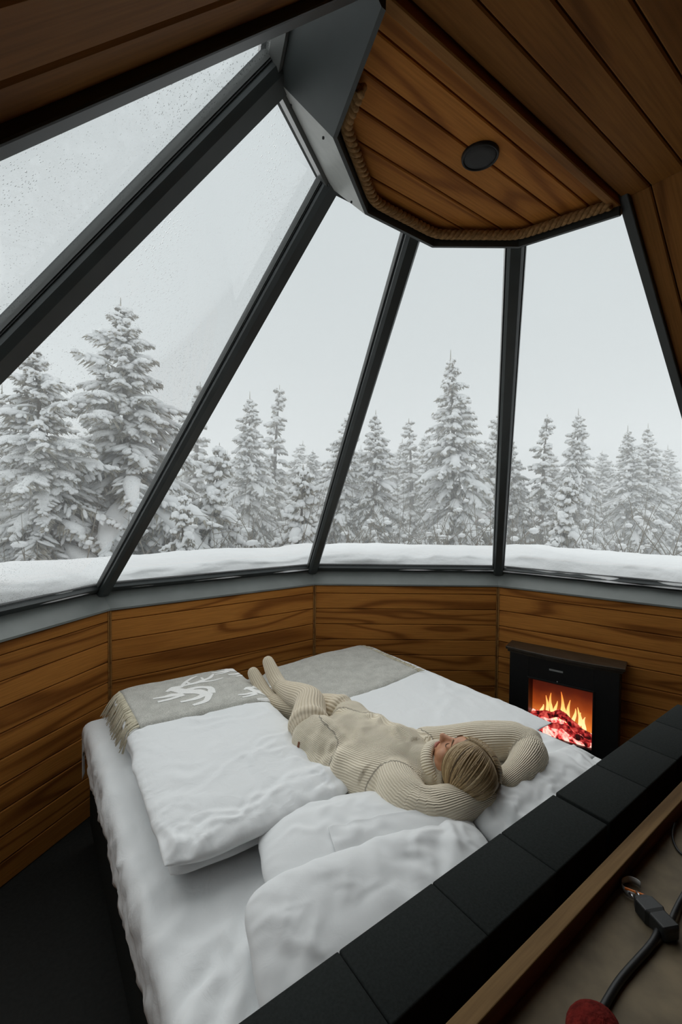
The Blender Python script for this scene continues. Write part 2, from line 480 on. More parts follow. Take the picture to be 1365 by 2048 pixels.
def glass_mat(name, drops=0.0, mist=0.03, seed=0.0):
    """thin window glass: clear pass-through, faint mist of condensation, water beads"""
    m = bpy.data.materials.new(name); m.use_nodes = True
    nt = m.node_tree; nt.nodes.clear()
    out = nt.nodes.new('ShaderNodeOutputMaterial')
    tr = nt.nodes.new('ShaderNodeBsdfTransparent'); tr.inputs['Color'].default_value = (0.985, 0.99, 0.99, 1)
    gl = nt.nodes.new('ShaderNodeBsdfGlossy'); gl.inputs['Roughness'].default_value = 0.02
    fr = nt.nodes.new('ShaderNodeFresnel'); fr.inputs['IOR'].default_value = 1.3
    ml = N(nt, 'ShaderNodeMath', operation='MULTIPLY'); ml.inputs[1].default_value = 0.12
    nt.links.new(fr.outputs[0], ml.inputs[0])
    m1 = nt.nodes.new('ShaderNodeMixShader')
    nt.links.new(ml.outputs[0], m1.inputs[0]); nt.links.new(tr.outputs[0], m1.inputs[1]); nt.links.new(gl.outputs[0], m1.inputs[2])
    # condensation
    tl = nt.nodes.new('ShaderNodeBsdfTranslucent'); tl.inputs['Color'].default_value = (0.9, 0.92, 0.92, 1)
    v = coords(nt)
    n1 = N(nt, 'ShaderNodeTexNoise', i_Scale=1.7, i_Detail=3.0); nt.links.new(v, n1.inputs['Vector'])
    r1 = ramp(nt, n1.outputs['Fac'], [(0.35, (mist * 0.4,) * 3), (0.7, (mist,) * 3)])
    m2 = nt.nodes.new('ShaderNodeMixShader')
    nt.links.new(r1.outputs['Color'], m2.inputs[0]); nt.links.new(m1.outputs[0], m2.inputs[1]); nt.links.new(tl.outputs[0], m2.inputs[2])
    last = m2
    if drops:
        vo = N(nt, 'ShaderNodeTexVoronoi', i_Scale=170.0); nt.links.new(v, vo.inputs['Vector'])
        wn = N(nt, 'ShaderNodeSeparateColor'); nt.links.new(vo.outputs['Color'], wn.inputs[0])
        cl = N(nt, 'ShaderNodeTexNoise', i_Scale=3.2, i_Detail=2.0); nt.links.new(v, cl.inputs['Vector'])
        sz = N(nt, 'ShaderNodeMath', operation='MULTIPLY'); nt.links.new(wn.outputs[0], sz.inputs[0]); nt.links.new(cl.outputs['Fac'], sz.inputs[1])
        s2 = N(nt, 'ShaderNodeMath', operation='MULTIPLY'); s2.inputs[1].default_value = 0.62 * drops; nt.links.new(sz.outputs[0], s2.inputs[0])
        lt = N(nt, 'ShaderNodeMath', operation='LESS_THAN'); nt.links.new(vo.outputs['Distance'], lt.inputs[0]); nt.links.new(s2.outputs[0], lt.inputs[1])
        bp = nt.nodes.new('ShaderNodeBump'); bp.inputs['Strength'].default_value = 0.7; bp.inputs['Distance'].default_value = 0.004; bp.invert = True
        nt.links.new(vo.outputs['Distance'], bp.inputs['Height'])
        rf = nt.nodes.new('ShaderNodeBsdfRefraction'); rf.inputs['IOR'].default_value = 1.33; rf.inputs['Roughness'].default_value = 0.0
        nt.links.new(bp.outputs[0], rf.inputs['Normal'])
        hf = N(nt, 'ShaderNodeMath', operation='MULTIPLY'); hf.inputs[1].default_value = 0.5; nt.links.new(lt.outputs[0], hf.inputs[0])
        m3 = nt.nodes.new('ShaderNodeMixShader')
        nt.links.new(hf.outputs[0], m3.inputs[0]); nt.links.new(m2.outputs[0], m3.inputs[1]); nt.links.new(rf.outputs[0], m3.inputs[2])
        last = m3
    nt.links.new(last.outputs[0], out.inputs['Surface'])
    return m

M_SNOW = plain('snow', (0.90, 0.905, 0.91), 0.8, bump=0.25, bscale=25, bdist=0.02, spec=0.2)
M_SNOWTREE = plain('tree_snow', (0.94, 0.945, 0.95), 0.85, bump=0.3, bscale=14, bdist=0.03, spec=0.1)
M_NEEDLE = plain('frosted_needles', (0.36, 0.335, 0.285), 0.9, noise=0.45, nscale=9, spec=0.1)
M_BARK = plain('spruce_bark', (0.12, 0.10, 0.08), 0.95, noise=0.4, nscale=20, spec=0.1)
M_TWIG = plain('bare_twig', (0.24, 0.215, 0.18), 0.9, noise=0.3, nscale=6, spec=0.1)

# ------------------------------------------------------------------ the cabin
RW = 2.4            # corner radius of the ten-sided wall
HW = 1.185          # top of the wood panels
RT = 0.5586         # corner radius of the roof ring
HT = 2.883          # lower edge of the roof ring
HC = HT + 0.055     # boarded ceiling
CG = 3.805          # glass lies on r + z = CG
CI = 3.72           # inner face of the glazing bars
S2 = math.sqrt(0.5)

def V(r, z, k):
    a = math.radians(36 * k)
    return np.array([r * math.cos(a), r * math.sin(a), z])

floor = G().box((-3.2, -3.2, -0.08), (3.2, 2.6, 0.0)).build('floor', M_FLOOR)
tag(floor, 'dark carpeted floor beside the bed', 'floor', kind='structure')

# one board, grain along X, with eased edges; shared meshes by size
_boards = {}
def board_mesh(L, W, T, mat, e=0.004):
    key = (round(L, 4), round(W, 4), T, mat.name)
    if key not in _boards:
        prof = [(-W / 2 + e, T), (W / 2 - e, T), (W / 2, T - e), (W / 2, 0), (-W / 2, 0), (-W / 2, T - e)]
        g = G(); g.prism([(-L / 2, y, z) for y, z in prof], (L, 0, 0))
        me = bpy.data.meshes.new('plank'); me.from_pydata(g.v, [], g.f); me.update(); fix_normals(me); me.materials.append(mat)
        _boards[key] = me
    return _boards[key]

def frame_matrix(o, ex, ey, ez):
    return Matrix(((ex[0], ey[0], ez[0], o[0]), (ex[1], ey[1], ez[1], o[1]), (ex[2], ey[2], ez[2], o[2]), (0, 0, 0, 1)))

WALLS = {0: ('wall_right', 'stained wood panel wall behind the electric fireplace'),
         1: ('wall_front_right', 'stained wood panel wall at the far corner of the bed, left of the fireplace'),
         2: ('wall_front', 'stained wood panel wall behind the foot of the bed and the grey throw'),
         3: ('wall_left', 'stained wood panel wall going down to the floor left of the bed'),
         4: ('wall_far_left', 'stained wood panel wall beside the camera')}
for k, (nm, lab) in WALLS.items():
    a, b = V(RW, 0, k), V(RW, 0, k + 1)
    t = (b - a) / np.linalg.norm(b - a); L = np.linalg.norm(b - a)
    nin = np.array([-t[1], t[0], 0.0])
    if nin @ (-(a + b) / 2) < 0: nin = -nin
    T = 0.016
    poly = [a - t * 0.004, b + t * 0.004, b - nin * 0.10 + t * 0.06, a - nin * 0.10 - t * 0.06]
    g = G(); g.prism([p - nin * T for p in poly], (0, 0, HW - 0.004))
    w = g.build(nm, M_GROOVE); tag(w, lab, 'wall', kind='structure')
    z = 0.0; hs = []
    top = HW - 0.004; rows = [0.062] + [0.125] * 9
    zt = top
    for i, hh in enumerate(rows):
        zb = max(0.0, zt - hh)
        if zt - zb < 0.02: break
        Wd = zt - zb - 0.004
        me = board_mesh(L - 0.026, Wd, T, M_WOOD)
        c = (a + b) / 2 + np.array([0, 0, (zt + zb) / 2]) - nin * T
        data_obj('plank', me, w, frame_matrix(c, t, np.cross(nin, t), nin))
        zt = zb
    # corner batten covering the joint with the next panel
    for end, q in ((0, a), (1, b)):
        s = 1 if end == 0 else -1
        q1 = q + t * s * 0.0; g = G()
        g.prism([q1 - nin * T, q1 + t * s * 0.012 - nin * T, q1 + t * s * 0.012 + nin * 0.004, q1 + nin * 0.004 + t * s * 0.003], (0, 0, top))
        g.build('corner_batten', M_BATTEN, w)

# ---- windows: sill, bottom rail, top rail, glass; five of them between six glazing bars
WLAB = {0: 'sloping window pane above the fireplace wall', 1: 'sloping window pane with the tall pointed spruce behind it',
        2: 'narrow sloping window pane above the foot of the bed', 3: 'sloping window pane with the broad spruce and water drops',
        4: 'uppermost steep window pane speckled with water drops'}
M_GLASS = {0: glass_mat('glass_clear', 0.35, 0.06), 1: glass_mat('glass_clear_b', 0.30, 0.05), 2: glass_mat('glass_clear_c', 0.3, 0.05),
           3: glass_mat('glass_beaded', 1.0, 0.06), 4: glass_mat('glass_wet', 1.0, 0.06)}
ZS, RS = HW + 0.10, RW + 0.10
def seg(k, r, z):
    return V(r, z, k), V(r, z, k + 1)
for k in range(5):
    w = empty('window_%d' % (k + 1), (0, 0, 0)); tag(w, WLAB[k], 'window', kind='structure')
    def strip(name, pts, mat, bevel=0.0):
        """pts: (r, z) profile lofted between the two corner directions"""
        g = G(); g.loft([[V(r, z, k) for r, z in pts], [V(r, z, k + 1) for r, z in pts]])
        return g.build(name, mat, w, bevel=bevel)
    strip('sill', [(RW - 0.012, HW), (RW - 0.012, HW + 0.012), (RS, ZS), (RS + 0.10, ZS), (RS + 0.10, HW)], M_SILL)
    strip('bottom_rail', [(RS - 0.005, ZS - 0.002), (RS - 0.042, ZS + 0.030), (RS - 0.020, ZS + 0.052), (RS + 0.06, ZS + 0.052), (RS + 0.08, ZS - 0.002)], M_METAL)
    strip('gasket', [(RS - 0.020, ZS + 0.0525), (RS - 0.028, ZS + 0.058), (RS - 0.010, ZS + 0.062), (RS + 0.0, ZS + 0.0525)], M_RUBBER)
    # top rail under the roof ring
    d0 = 0.150; d1 = 0.180
    strip('top_rail', [(RT + d0, HT + d0), (RT + d0 + 0.010, HT + d0 - 0.010), (RT + d1 + 0.010, HT + d1 - 0.010), (RT + d1 + 0.02, HT + d1 + 0.02), (RT + d0, HT + d0 + 0.02)], M_BEAD)
    zb, zt = ZS + 0.03, HT + 0.20
    p = [V(CG - zb, zb, k), V(CG - zb, zb, k + 1), V(CG - zt, zt, k + 1), V(CG - zt, zt, k)]
    # a flat pane, local origin at its middle
    c = sum(p) / 4
    n = np.cross(p[1] - p[0], p[3] - p[0]); n /= np.linalg.norm(n)
    me_o = mesh_obj('glass_pane', [q - c for q in p], [(0, 1, 2, 3)], M_GLASS[k], w, loc=tuple(c))

# ---- glazing bars
def bar(name, k, label, half=0.036, ci=CI, co=CG + 0.02, zb=None, zt=None):
    zb = ZS - 0.02 if zb is None else zb; zt = HT + 0.20 if zt is None else zt
    a = math.radians(36 * k); rad = np.array([math.cos(a), math.sin(a), 0]); tan = np.array([-math.sin(a), math.cos(a), 0])
    root = empty(name); tag(root, label, 'window bar', kind='structure')
    def piece(nm, prof, mat, z0, z1):
        rings = []
        for z in (z0, z1):
            rings.append([rad * (c - z) + tan * u + np.array([0, 0, z]) for c, u in prof])
        return G().loft(rings).build(nm, mat, root)
    h = half
    piece('bar_body', [(ci, -h * 0.62), (ci, h * 0.62), (ci + 0.022, h), (ci + 0.055, h), (co, h), (co, -h), (ci + 0.055, -h), (ci + 0.022, -h)], M_METAL, zb, zt)
    for s in (-1, 1):
        piece('glazing_bead', [(ci + 0.060, s * h), (ci + 0.052, s * (h + 0.007)), (co - 0.02, s * (h + 0.012)), (co - 0.01, s * h)], M_BEAD, zb + 0.06, zt - 0.02)
        piece('gasket', [(ci + 0.047, s * h), (ci + 0.045, s * (h + 0.004)), (ci + 0.052, s * (h + 0.004)), (ci + 0.052, s * h)], M_RUBBER, zb + 0.06, zt - 0.02)
    return root
bar('trim_2', 1, 'nearly upright dark glazing bar left of the fireplace window')
bar('trim_3', 2, 'dark glazing bar leaning right of the narrow window above the feet')
bar('trim_4', 3, 'dark glazing bar running down to the sill at the left foot of the bed')
bar('trim_5', 4, 'broad dark glazing bar crossing from the upper left', half=0.05)

def end_beam(name, sx, label):
    """deep dark beam closing the glazed half against the boarded half"""
    g = G(); y0, y1 = -0.03, 0.004
    for_poly = [(sx * (3.475 - 2.99), 2.99), (sx * (3.475 - 1.0), 1.0), (sx * (CG + 0.03 - 1.0), 1.0), (sx * (CG + 0.03 - 2.99), 2.99)]
    g.prism([(x, y0, z) for x, z in for_poly], (0, y1 - y0, 0))
    o = g.build(name, M_METAL, bevel=0.004); tag(o, label, 'beam', kind='structure')
    return o
eb = end_beam('trim_1', 1, 'dark end beam along the fireplace window, against the boarded wall')
eb = end_beam('trim_6', -1, 'dark end beam above the uppermost window, against the boarded roof')

# ---- roof ring: reveal panels and inner band
ring = empty('trim_7'); tag(ring, 'dark roof ring where the glazing bars meet, above the bed', 'roof ring', kind='structure')
for k in range(5):
    d = 0.149
    prof = [(RT, HT), (RT + d, HT + d), (RT + d, HT + d + 0.02), (RT - 0.004, HT + 0.02)]
    g = G(); g.loft([[V(r, z, k) for r, z in prof], [V(r, z, k + 1) for r, z in prof]]); g.build('reveal_panel', M_REVEAL if k < 4 else M_METAL, ring)  # same panel all round; shade on the last is put in as darker colour
    prof = [(RT, HT), (RT - 0.012, HT + 0.0), (RT - 0.012, HC + 0.02), (RT, HC + 0.02)]
    g = G(); g.loft([[V(r, z, k) for r, z in prof], [V(r, z, k + 1) for r, z in prof]]); g.build('inner_band', M_METAL, ring)
for kk in (3.12, 3.9):
    for dd in (0.03, 0.125):
        p = V(RT + dd, HT + dd, kk); a = math.radians(36 * 3.5)
        G().tube([p + np.array([0, 0, 0.002]), p - np.array([0, 0, 0.003])], 0.0035, 8).build('screw', M_RUBBER, ring)

G().prism([V(RT + 0.21, HT + 0.19, k) for k in range(6)], (0, 0, 0.08)).build('roof_cap', M_METAL, ring)

# ---- boarded ceiling inside the ring
ceil = G(); cp = [V(RT + 0.045, HC + 0.022, k) for k in range(6)] + [np.array([-RT - 0.10, -0.02, HC + 0.022]), np.array([-RT - 0.10, -2.7, HC + 0.022]), np.array([RT + 0.10, -2.7, HC + 0.022]), np.array([RT + 0.10, -0.02, HC + 0.022])]
ceil.prism(cp, (0, 0, 0.16))
ceil = ceil.build('ceiling', M_GROOVE); tag(ceil, 'boarded wood ceiling above the bed and behind the ring', 'ceiling', kind='structure')
poly2 = [V(RT - 0.008, 0, k)[:2] for k in range(6)]
def clip_band(poly, y0, y1):
    def cut(ps, f):
        out = []
        for i in range(len(ps)):
            a, b = ps[i], ps[(i + 1) % len(ps)]; fa, fb = f(a), f(b)
            if fa >= 0: out.append(a)
            if (fa >= 0) != (fb >= 0): out.append(a + (b - a) * fa / (fa - fb))
        return out
    return cut(cut(poly, lambda p: p[1] - y0), lambda p: y1 - p[1])
ys = [0.03, 0.082, 0.172, 0.262, 0.352, 0.442, 0.54]
for i in range(len(ys) - 1):
    ps = clip_band(poly2, ys[i] + 0.0025, ys[i + 1] - 0.0025)
    if len(ps) < 3: continue
    cy = (ys[i] + ys[i + 1]) / 2
    g = G(); g.prism([(p[0], p[1] - cy, 0) for p in ps], (0, 0, 0.02))
    g.build('plank', M_WOODC, ceil, bevel=0.003, segs=1, loc=(0, cy, HC))
# the batten along the diameter
bt = G().box((-RT + 0.0, -0.014, -0.012), (RT, 0.014, 0.05)).build('batten', M_BATTEN, ceil, bevel=0.003, segs=1, loc=(0, 0.012, HC - 0.012))
# boards behind the ring run on down the two slopes
W = 0.098; y = -0.004; i = 0
XL = 3.5 - HC
wr = G(); wr.prism([(XL + 0.02, -0.0, HC + 0.035), (2.62, -0.0, HC + 0.035 - (2.62 - XL - 0.02)), (2.75, 0, HC + 0.035 - (2.62 - XL - 0.02)), (XL + 0.15, 0, HC + 0.035)], (0, -2.7, 0))
wr = wr.build('wall_right_slope', M_GROOVE); tag(wr, 'boarded sloping wall to the right of the fireplace window', 'wall', kind='structure')
wl = G(); wl.prism([(-XL - 0.02, -0.0, HC + 0.035), (-2.62, -0.0, HC + 0.035 - (2.62 - XL - 0.02)), (-2.75, 0, HC + 0.035 - (2.62 - XL - 0.02)), (-XL - 0.15, 0, HC + 0.035)], (0, -2.7, 0))
wl = wl.build('wall_left_slope', M_GROOVE); tag(wl, 'boarded sloping wall above the uppermost window', 'wall', kind='structure')
Ls = (2.55 - XL) / S2
y = -0.004
while y > -2.6:
    wd = W if y < -0.01 else 0.086
    yc = y - wd / 2
    me = board_mesh(2 * XL - 0.002, wd - 0.004, 0.02, M_WOODSHADE)
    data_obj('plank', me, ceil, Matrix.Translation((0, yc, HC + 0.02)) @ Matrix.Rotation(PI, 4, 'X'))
    me = board_mesh(Ls, wd - 0.004, 0.02, M_WOODSHADE)
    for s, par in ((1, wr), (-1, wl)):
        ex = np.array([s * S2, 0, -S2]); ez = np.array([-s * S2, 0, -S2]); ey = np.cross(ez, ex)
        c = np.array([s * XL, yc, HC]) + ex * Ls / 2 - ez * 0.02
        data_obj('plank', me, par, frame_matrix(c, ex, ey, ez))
    y -= wd
# low side walls and the back wall, behind the camera
for nm, x0, x1 in (('wall_right_low', 2.42, 2.52), ('wall_left_low', -2.52, -2.42)):
    o = G().box((x0, -2.7, 0), (x1, 0.0, 1.16)).build(nm, M_WOOD); tag(o, 'low wood side wall under the boarded slope', 'wall', kind='structure')
o = G().prism([(-2.52, -2.7, 0), (2.52, -2.7, 0), (2.52, -2.7, 1.1), (XL + .1, -2.7, HC + .1), (-XL - .1, -2.7, HC + .1), (-2.52, -2.7, 1.1)], (0, -0.1, 0)).build('wall_back', M_WOOD)
tag(o, 'wood back wall of the cabin behind the camera', 'wall', kind='structure')

# ---- round black ceiling cover
sp = empty('ceiling_speaker', (-0.011, 0.168, HC)); tag(sp, 'round black cover set in the boarded ceiling', 'ceiling speaker')
g = G(); rr = [(0.0, -0.010), (0.03, -0.0095), (0.047, -0.008), (0.0485, -0.006)]
rings = [[(max(r, 0.0004) * math.cos(a), max(r, 0.0004) * math.sin(a), z) for a in np.arange(40) * 2 * PI / 40] for r, z in rr]
g.loft(rings); g.build('grille', M_SPEAKER, sp, smooth=True)
g = G(); rings = [[(r * math.cos(a), r * math.sin(a), z) for a in np.arange(40) * 2 * PI / 40] for r, z in [(0.0485, 0.0), (0.0485, -0.008), (0.051, -0.011), (0.055, -0.009), (0.0565, 0.0)]]
g.loft(rings); g.build('rim', M_RUBBER, sp, smooth=True)

# ---- hemp rope lying in the angle of ring and ceiling
pts = []
ks = [4.25] + [4, 3, 2, 1, 0.12]
corner = [V(RT - 0.034, HC - 0.022, k) if k == int(k) else None for k in ks]
corner[0] = V(RT - 0.034, 0, 4) * 0.62 + V(RT - 0.034, 0, 5) * 0.38; corner[0][2] = HC - 0.022
corner[-1] = V(RT - 0.034, 0, 1) * 0.05 + V(RT - 0.034, 0, 0) * 0.95; corner[-1][2] = HC - 0.022
# rounded corners
path = []
for i in range(len(corner) - 1):
    a, b = corner[i], corner[i + 1]
    n = 60
    for j in range(n): path.append(a + (b - a) * j / n)
path.append(corner[-1]); path = np.array(path)
for _ in range(60): path[1:-1] = (path[:-2] + path[1:-1] * 2 + path[2:]) / 4
rope = empty('rope', tuple(path[0])); tag(rope, 'thick twisted hemp rope edging the boarded ceiling', 'rope')
d = np.linalg.norm(np.diff(path, axis=0), axis=1); s = np.concatenate([[0], np.cumsum(d)])
ss = np.linspace(0, s[-1], 520); pp = np.stack([np.interp(ss, s, path[:, a]) for a in range(3)], 1)
tt = np.gradient(pp, axis=0); tt /= np.linalg.norm(tt, axis=1)[:, None]
sd_ = np.cross(tt, (0, 0, 1.0)); up_ = np.cross(sd_, tt)
for q in range(3):
    ph = ss / 0.062 * 2 * PI + q * 2 * PI / 3
    cpts = pp + (np.cos(ph)[:, None] * sd_ + np.sin(ph)[:, None] * up_) * 0.0088 - path[0]
    G().tube(cpts, 0.0098, 8).build('strand', M_ROPE, rope, smooth=True)

# ------------------------------------------------------------------ bed
BX0, BX1, BY0, BY1, BZ = -0.905, 1.045, -0.01, 2.0, 0.67
bed = empty('bed', (0.07, 1.0, 0)); tag(bed, 'wide black upholstered bed with white linen under the windows', 'bed')
BEDO = np.array([0.07, 1.0, 0.0])
def bedpart(g, name, mat, **kw):
    o = g.build(name, mat, bed, **kw); o.location = tuple(-BEDO); return o
for x0, x1 in ((BX0 + 0.02, 0.06), (0.08, BX1 - 0.02)):
    bedpart(G().box((x0, BY0 + 0.02, 0.10), (x1, BY1 - 0.02, 0.40)), 'base', M_BLACKCLOTH, bevel=0.02)
    bedpart(G().box((x0, BY0 + 0.02, 0.405), (x1, BY1 - 0.02, 0.615)), 'mattress', M_BLACKCLOTH, bevel=0.03, segs=3)
for x in (BX0 + 0.1, -0.02, 0.16, BX1 - 0.1):
    for y in (BY0 + 0.1, BY1 - 0.1):
        bedpart(G().tube([(x, y, 0.0), (x, y, 0.105)], 0.03, 12), 'leg', M_RUBBER)

# white sheet over a soft topper: one cloth, crinkled and hanging down the sides
nx, ny = 150, 150
def sheet_profile(u):
    """u in [0,1] across the bed -> x, z"""
    hang = 0.125; rad = 0.035; w = BX1 - BX0
    s = u * (w + 2 * hang)
    return s - hang, hang, rad, w
U, Vv = np.meshgrid(np.linspace(0, 1, nx), np.linspace(0, 1, ny), indexing='ij')
hang = 0.15; w = BX1 - BX0
S_ = U * (w + 2 * hang) - hang                      # signed distance across
Tn = Vv * (BY1 - BY0 + hang) + BY0                  # hangs over the foot end too
def roll(s, lo, hi, rad=0.04):
    """wrap a flat cloth coordinate round both edges: returns position and drop"""
    pos = np.clip(s, lo, hi).astype(float); drop = np.zeros_like(pos)
    over = np.maximum(lo - s, s - hi)
    m = over > -rad
    q = np.clip((over + rad) / (rad * PI / 2), 0, 1) * PI / 2
    ext = np.maximum(over + rad - rad * PI / 2, 0)
    off = rad * np.sin(q) - rad
    sign = np.where(s < (lo + hi) / 2, -1, 1)
    edge = np.where(sign < 0, lo, hi)
    pos = np.where(m, edge + sign * off, pos)
    drop = np.where(m, rad * (1 - np.cos(q)) + ext, 0)
    return pos, drop
px_, dx_ = roll(S_, 0, w); py_, dy_ = roll(Tn, -9, BY1)
X = BX0 + px_; Y = py_; Z = BZ - dx_ - dy_
onside = np.clip(dx_ / 0.05, 0, 1)
wr1 = creases(X, Y, 3, 0.024, 80, 0.30, 0.015, 0.75, 0.35, area=(-0.9, 0.2, 0.0, 1.4)) + creases(X, Y, 8, 0.014, 70, 0.16, 0.006, 0.5, area=(-0.9, 0.2, 0.0, 1.6)) + 0.010 * fbm(X * 3, Y * 3, 0, 4, 3)
near = np.clip((1.0 - Y) / 0.6, 0.25, 1)
Z = Z + wr1 * near * (1 - onside)
ruck = 0.006 * vnoise(Y * 24 + dx_ * 30, dx_ * 18, 0, 2) + 0.006 * vnoise(Y * 9 + dx_ * 20, dx_ * 6, 1.0, 7) + 0.005 * vnoise(Y * 46 - dx_ * 40, dx_ * 24, 1.0, 17)
X = X + np.where(S_ < w / 2, -1, 1) * onside * (ruck + 0.006)
Z = Z + onside * 0.012 * vnoise(Y * 7, 0 * Y, 2, 13)
edge_bulge = np.exp(-((S_ - 0.02) / 0.05) ** 2)
Z = Z + edge_bulge * 0.010 * vnoise(Y * 12, S_ * 6, 0, 31)
vs = np.stack([X, Y, Z], -1).reshape(-1, 3)
fs = [(i * ny + j, (i + 1) * ny + j, (i + 1) * ny + j + 1, i * ny + j + 1) for i in range(nx - 1) for j in range(ny - 1)]
sheet = mesh_obj('bed_sheet', vs, fs, M_SHEET, smooth=True)
tag(sheet, 'white crinkled sheet stretched over the mattress, hanging down its long side', 'sheet')
md = sheet.modifiers.new('t', 'SOLIDIFY'); md.thickness = 0.006; md.offset = -1

# ---- headboards: two upholstered blocks side by side
def headboard(x0, x1, label):
    h = empty('headboard', ((x0 + x1) / 2, -0.10, 0)); tag(h, label, 'headboard', 'headboards of the bed')
    G().box((x0 - (x0 + x1) / 2, -0.065, 0.03), (x1 - (x0 + x1) / 2, 0.06, 0.945)).build('core', M_BLACKCLOTH, h, bevel=0.015)
    # padded cap in two stitched cushions
    n = 4; wd = (x1 - x0) / n
    for i in range(n):
        a = x0 + i * wd - (x0 + x1) / 2 + 0.0008; b = a + wd - 0.0016
        c = G().box((a, -0.072, 0.55), (b, 0.085, 0.968)).build('cushion', M_BLACKCLOTH, h, bevel=0.004, segs=2)
        c.data.polygons.foreach_set('use_smooth', [True] * 6)
    return h
headboard(-0.93, 0.160, 'black upholstered headboard nearer the camera, left of the gap')
headboard(0.172, 1.22, 'black upholstered headboard beyond the gap, nearer the fireplace')

# ---- duvets
def bag(name, P, F, mat, loc, rot=(0, 0, 0), sub=1, parent=None):
    o = mesh_obj(name, P, F, mat, parent, smooth=True)
    o.location = loc; o.rotation_euler = rot
    if sub: subsurf(o, sub)
    return o
duv = empty('duvet', (-0.455, 1.28, BZ)); tag(duv, 'white folded duvet on the left, with a thick doubled edge towards the pillows', 'duvet', 'white duvets')
P, F = soft_slab(0.70, 1.42, 0.038, 70, 130, p=6, q=0.55, pinch=0.004, rnd=0.035, seed=4, wr=0.0075, lump=0.010, ang=0.35, wl=0.020, n=46, length=0.22)
P[:, 2] *= 1 + 0.75 * np.exp(-((P[:, 1] + 0.70) / 0.16) ** 2)                       # fuller at the folded edge
up = bag('upper_fold', P, F, M_DUVET, (0.0, 0.005, 0.108), (0.0, 0, math.radians(-3)), parent=duv)
P, F = soft_slab(0.69, 1.375, 0.036, 60, 100, p=7, q=0.5, pinch=0.004, rnd=0.035, seed=14, wr=0.005, lump=0.008, ang=0.2, wl=0.018, n=30)
lowf = bag('under_fold', P, F, M_DUVET, (0.008, 0.028, 0.040), (0, 0, math.radians(-2)), parent=duv)
# stitched hems along the folded edge
for dy, dz, rr in ((-0.672, 0.139, 0.0028), (-0.655, 0.1445, 0.0022)):
    pts = [(x, dy + 0.006 * math.sin(x * 14), dz - 0.05 * max(0, abs(x) - 0.30) ** 1.0) for x in np.linspace(-0.31, 0.31, 40)]
P, F = soft_slab(0.90, 1.50, 0.028, 70, 110, p=8, q=0.5, pinch=0.01, seed=9, wr=0.0045, lump=0.012, ang=1.2, wl=0.024, n=36)
duv2 = bag('duvet', P, F, M_DUVET, (0.635, 1.235, BZ + 0.034), (0, 0, math.radians(1)))
tag(duv2, 'smooth white duvet on the fireplace side of the bed, beyond the person', 'duvet', 'white duvets')

# ---- pillows
R_ = math.radians
def pillow(dims, loc, rot, label, seed, wr=0.007, n=22, ang=0.3, flap=None, rnd=0.0, pinch=0.05):
    P, F = soft_slab(dims[0], dims[1], dims[2], 72, 54, p=2.6, q=0.55, pinch=pinch, rnd=rnd, seed=seed, wr=wr, lump=0.014, ang=ang, wl=0.020, n=n, length=0.2, under=0.42)
    o = bag('pillow', P, F, M_PILLOW, loc, rot)
    bpy.context.view_layer.update(); mw = o.matrix_world.copy(); mi = mw.inverted()
    for v in o.data.vertices:                     # pressed against headboard and mattress
        q = mw @ v.co
        if q.y < 0.002: q.y = 0.002 + (q.y - 0.002) * 0.08
        if q.z < BZ + 0.006: q.z = BZ + 0.006 + (q.z - BZ - 0.006) * 0.05
        v.co = mi @ q
    tag(o, label, 'pillow', 'white pillows')
    if flap:
        # loose flap of the pillowcase lying over part of the filling
        i0, i1, j0, j1 = flap; NY = 54
        me = o.data; g = G(); vs = []
        for i in range(i0, i1 + 1):
            for j in range(j0, j1 + 1):
                v = me.vertices[i * NY + j]; e = min(i - i0, i1 - i, j - j0, j1 - j)
                vs.append(v.co + v.normal * (0.006 if e > 0 else 0.009))
        m_ = j1 - j0 + 1
        g.add(vs, [(a * m_ + b, (a + 1) * m_ + b, (a + 1) * m_ + b + 1, a * m_ + b + 1) for a in range(i1 - i0) for b in range(m_ - 1)])
        fo = g.build('case_flap', M_PILLOW, o, smooth=True)
        md_ = fo.modifiers.new('t', 'SOLIDIFY'); md_.thickness = 0.004
        subsurf(fo, 1)
    return o
pl1 = pillow((0.72, 0.40, 0.078), (-0.235, 0.400, 0.742), (R_(-4), R_(0), R_(-21)), 'white pillow lying between the folded duvet and the person\'s near elbow', 3, 0.006, flap=(24, 68, 4, 22), rnd=0.10, pinch=0.0)
pl2 = pillow((0.78, 0.36, 0.080), (-0.345, 0.165, 0.748), (R_(14), R_(0), R_(-14)), 'rumpled white pillow leaning on the nearer headboard', 5, 0.007, 24, 1.2, rnd=0.10, pinch=0.0)
pl3 = pillow((0.66, 0.40, 0.050), (0.585, 0.370, 0.745), (R_(0), R_(3), R_(3)), 'white pillow under the person\'s far elbow, its corner towards the fireplace', 7, 0.006)
pl4 = pillow((0.72, 0.36, 0.070), (0.425, 0.130, 0.755), (R_(14), R_(0), R_(-10)), 'crumpled white pillow behind the head, against the farther headboard', 9, 0.014, 34, 1.3)

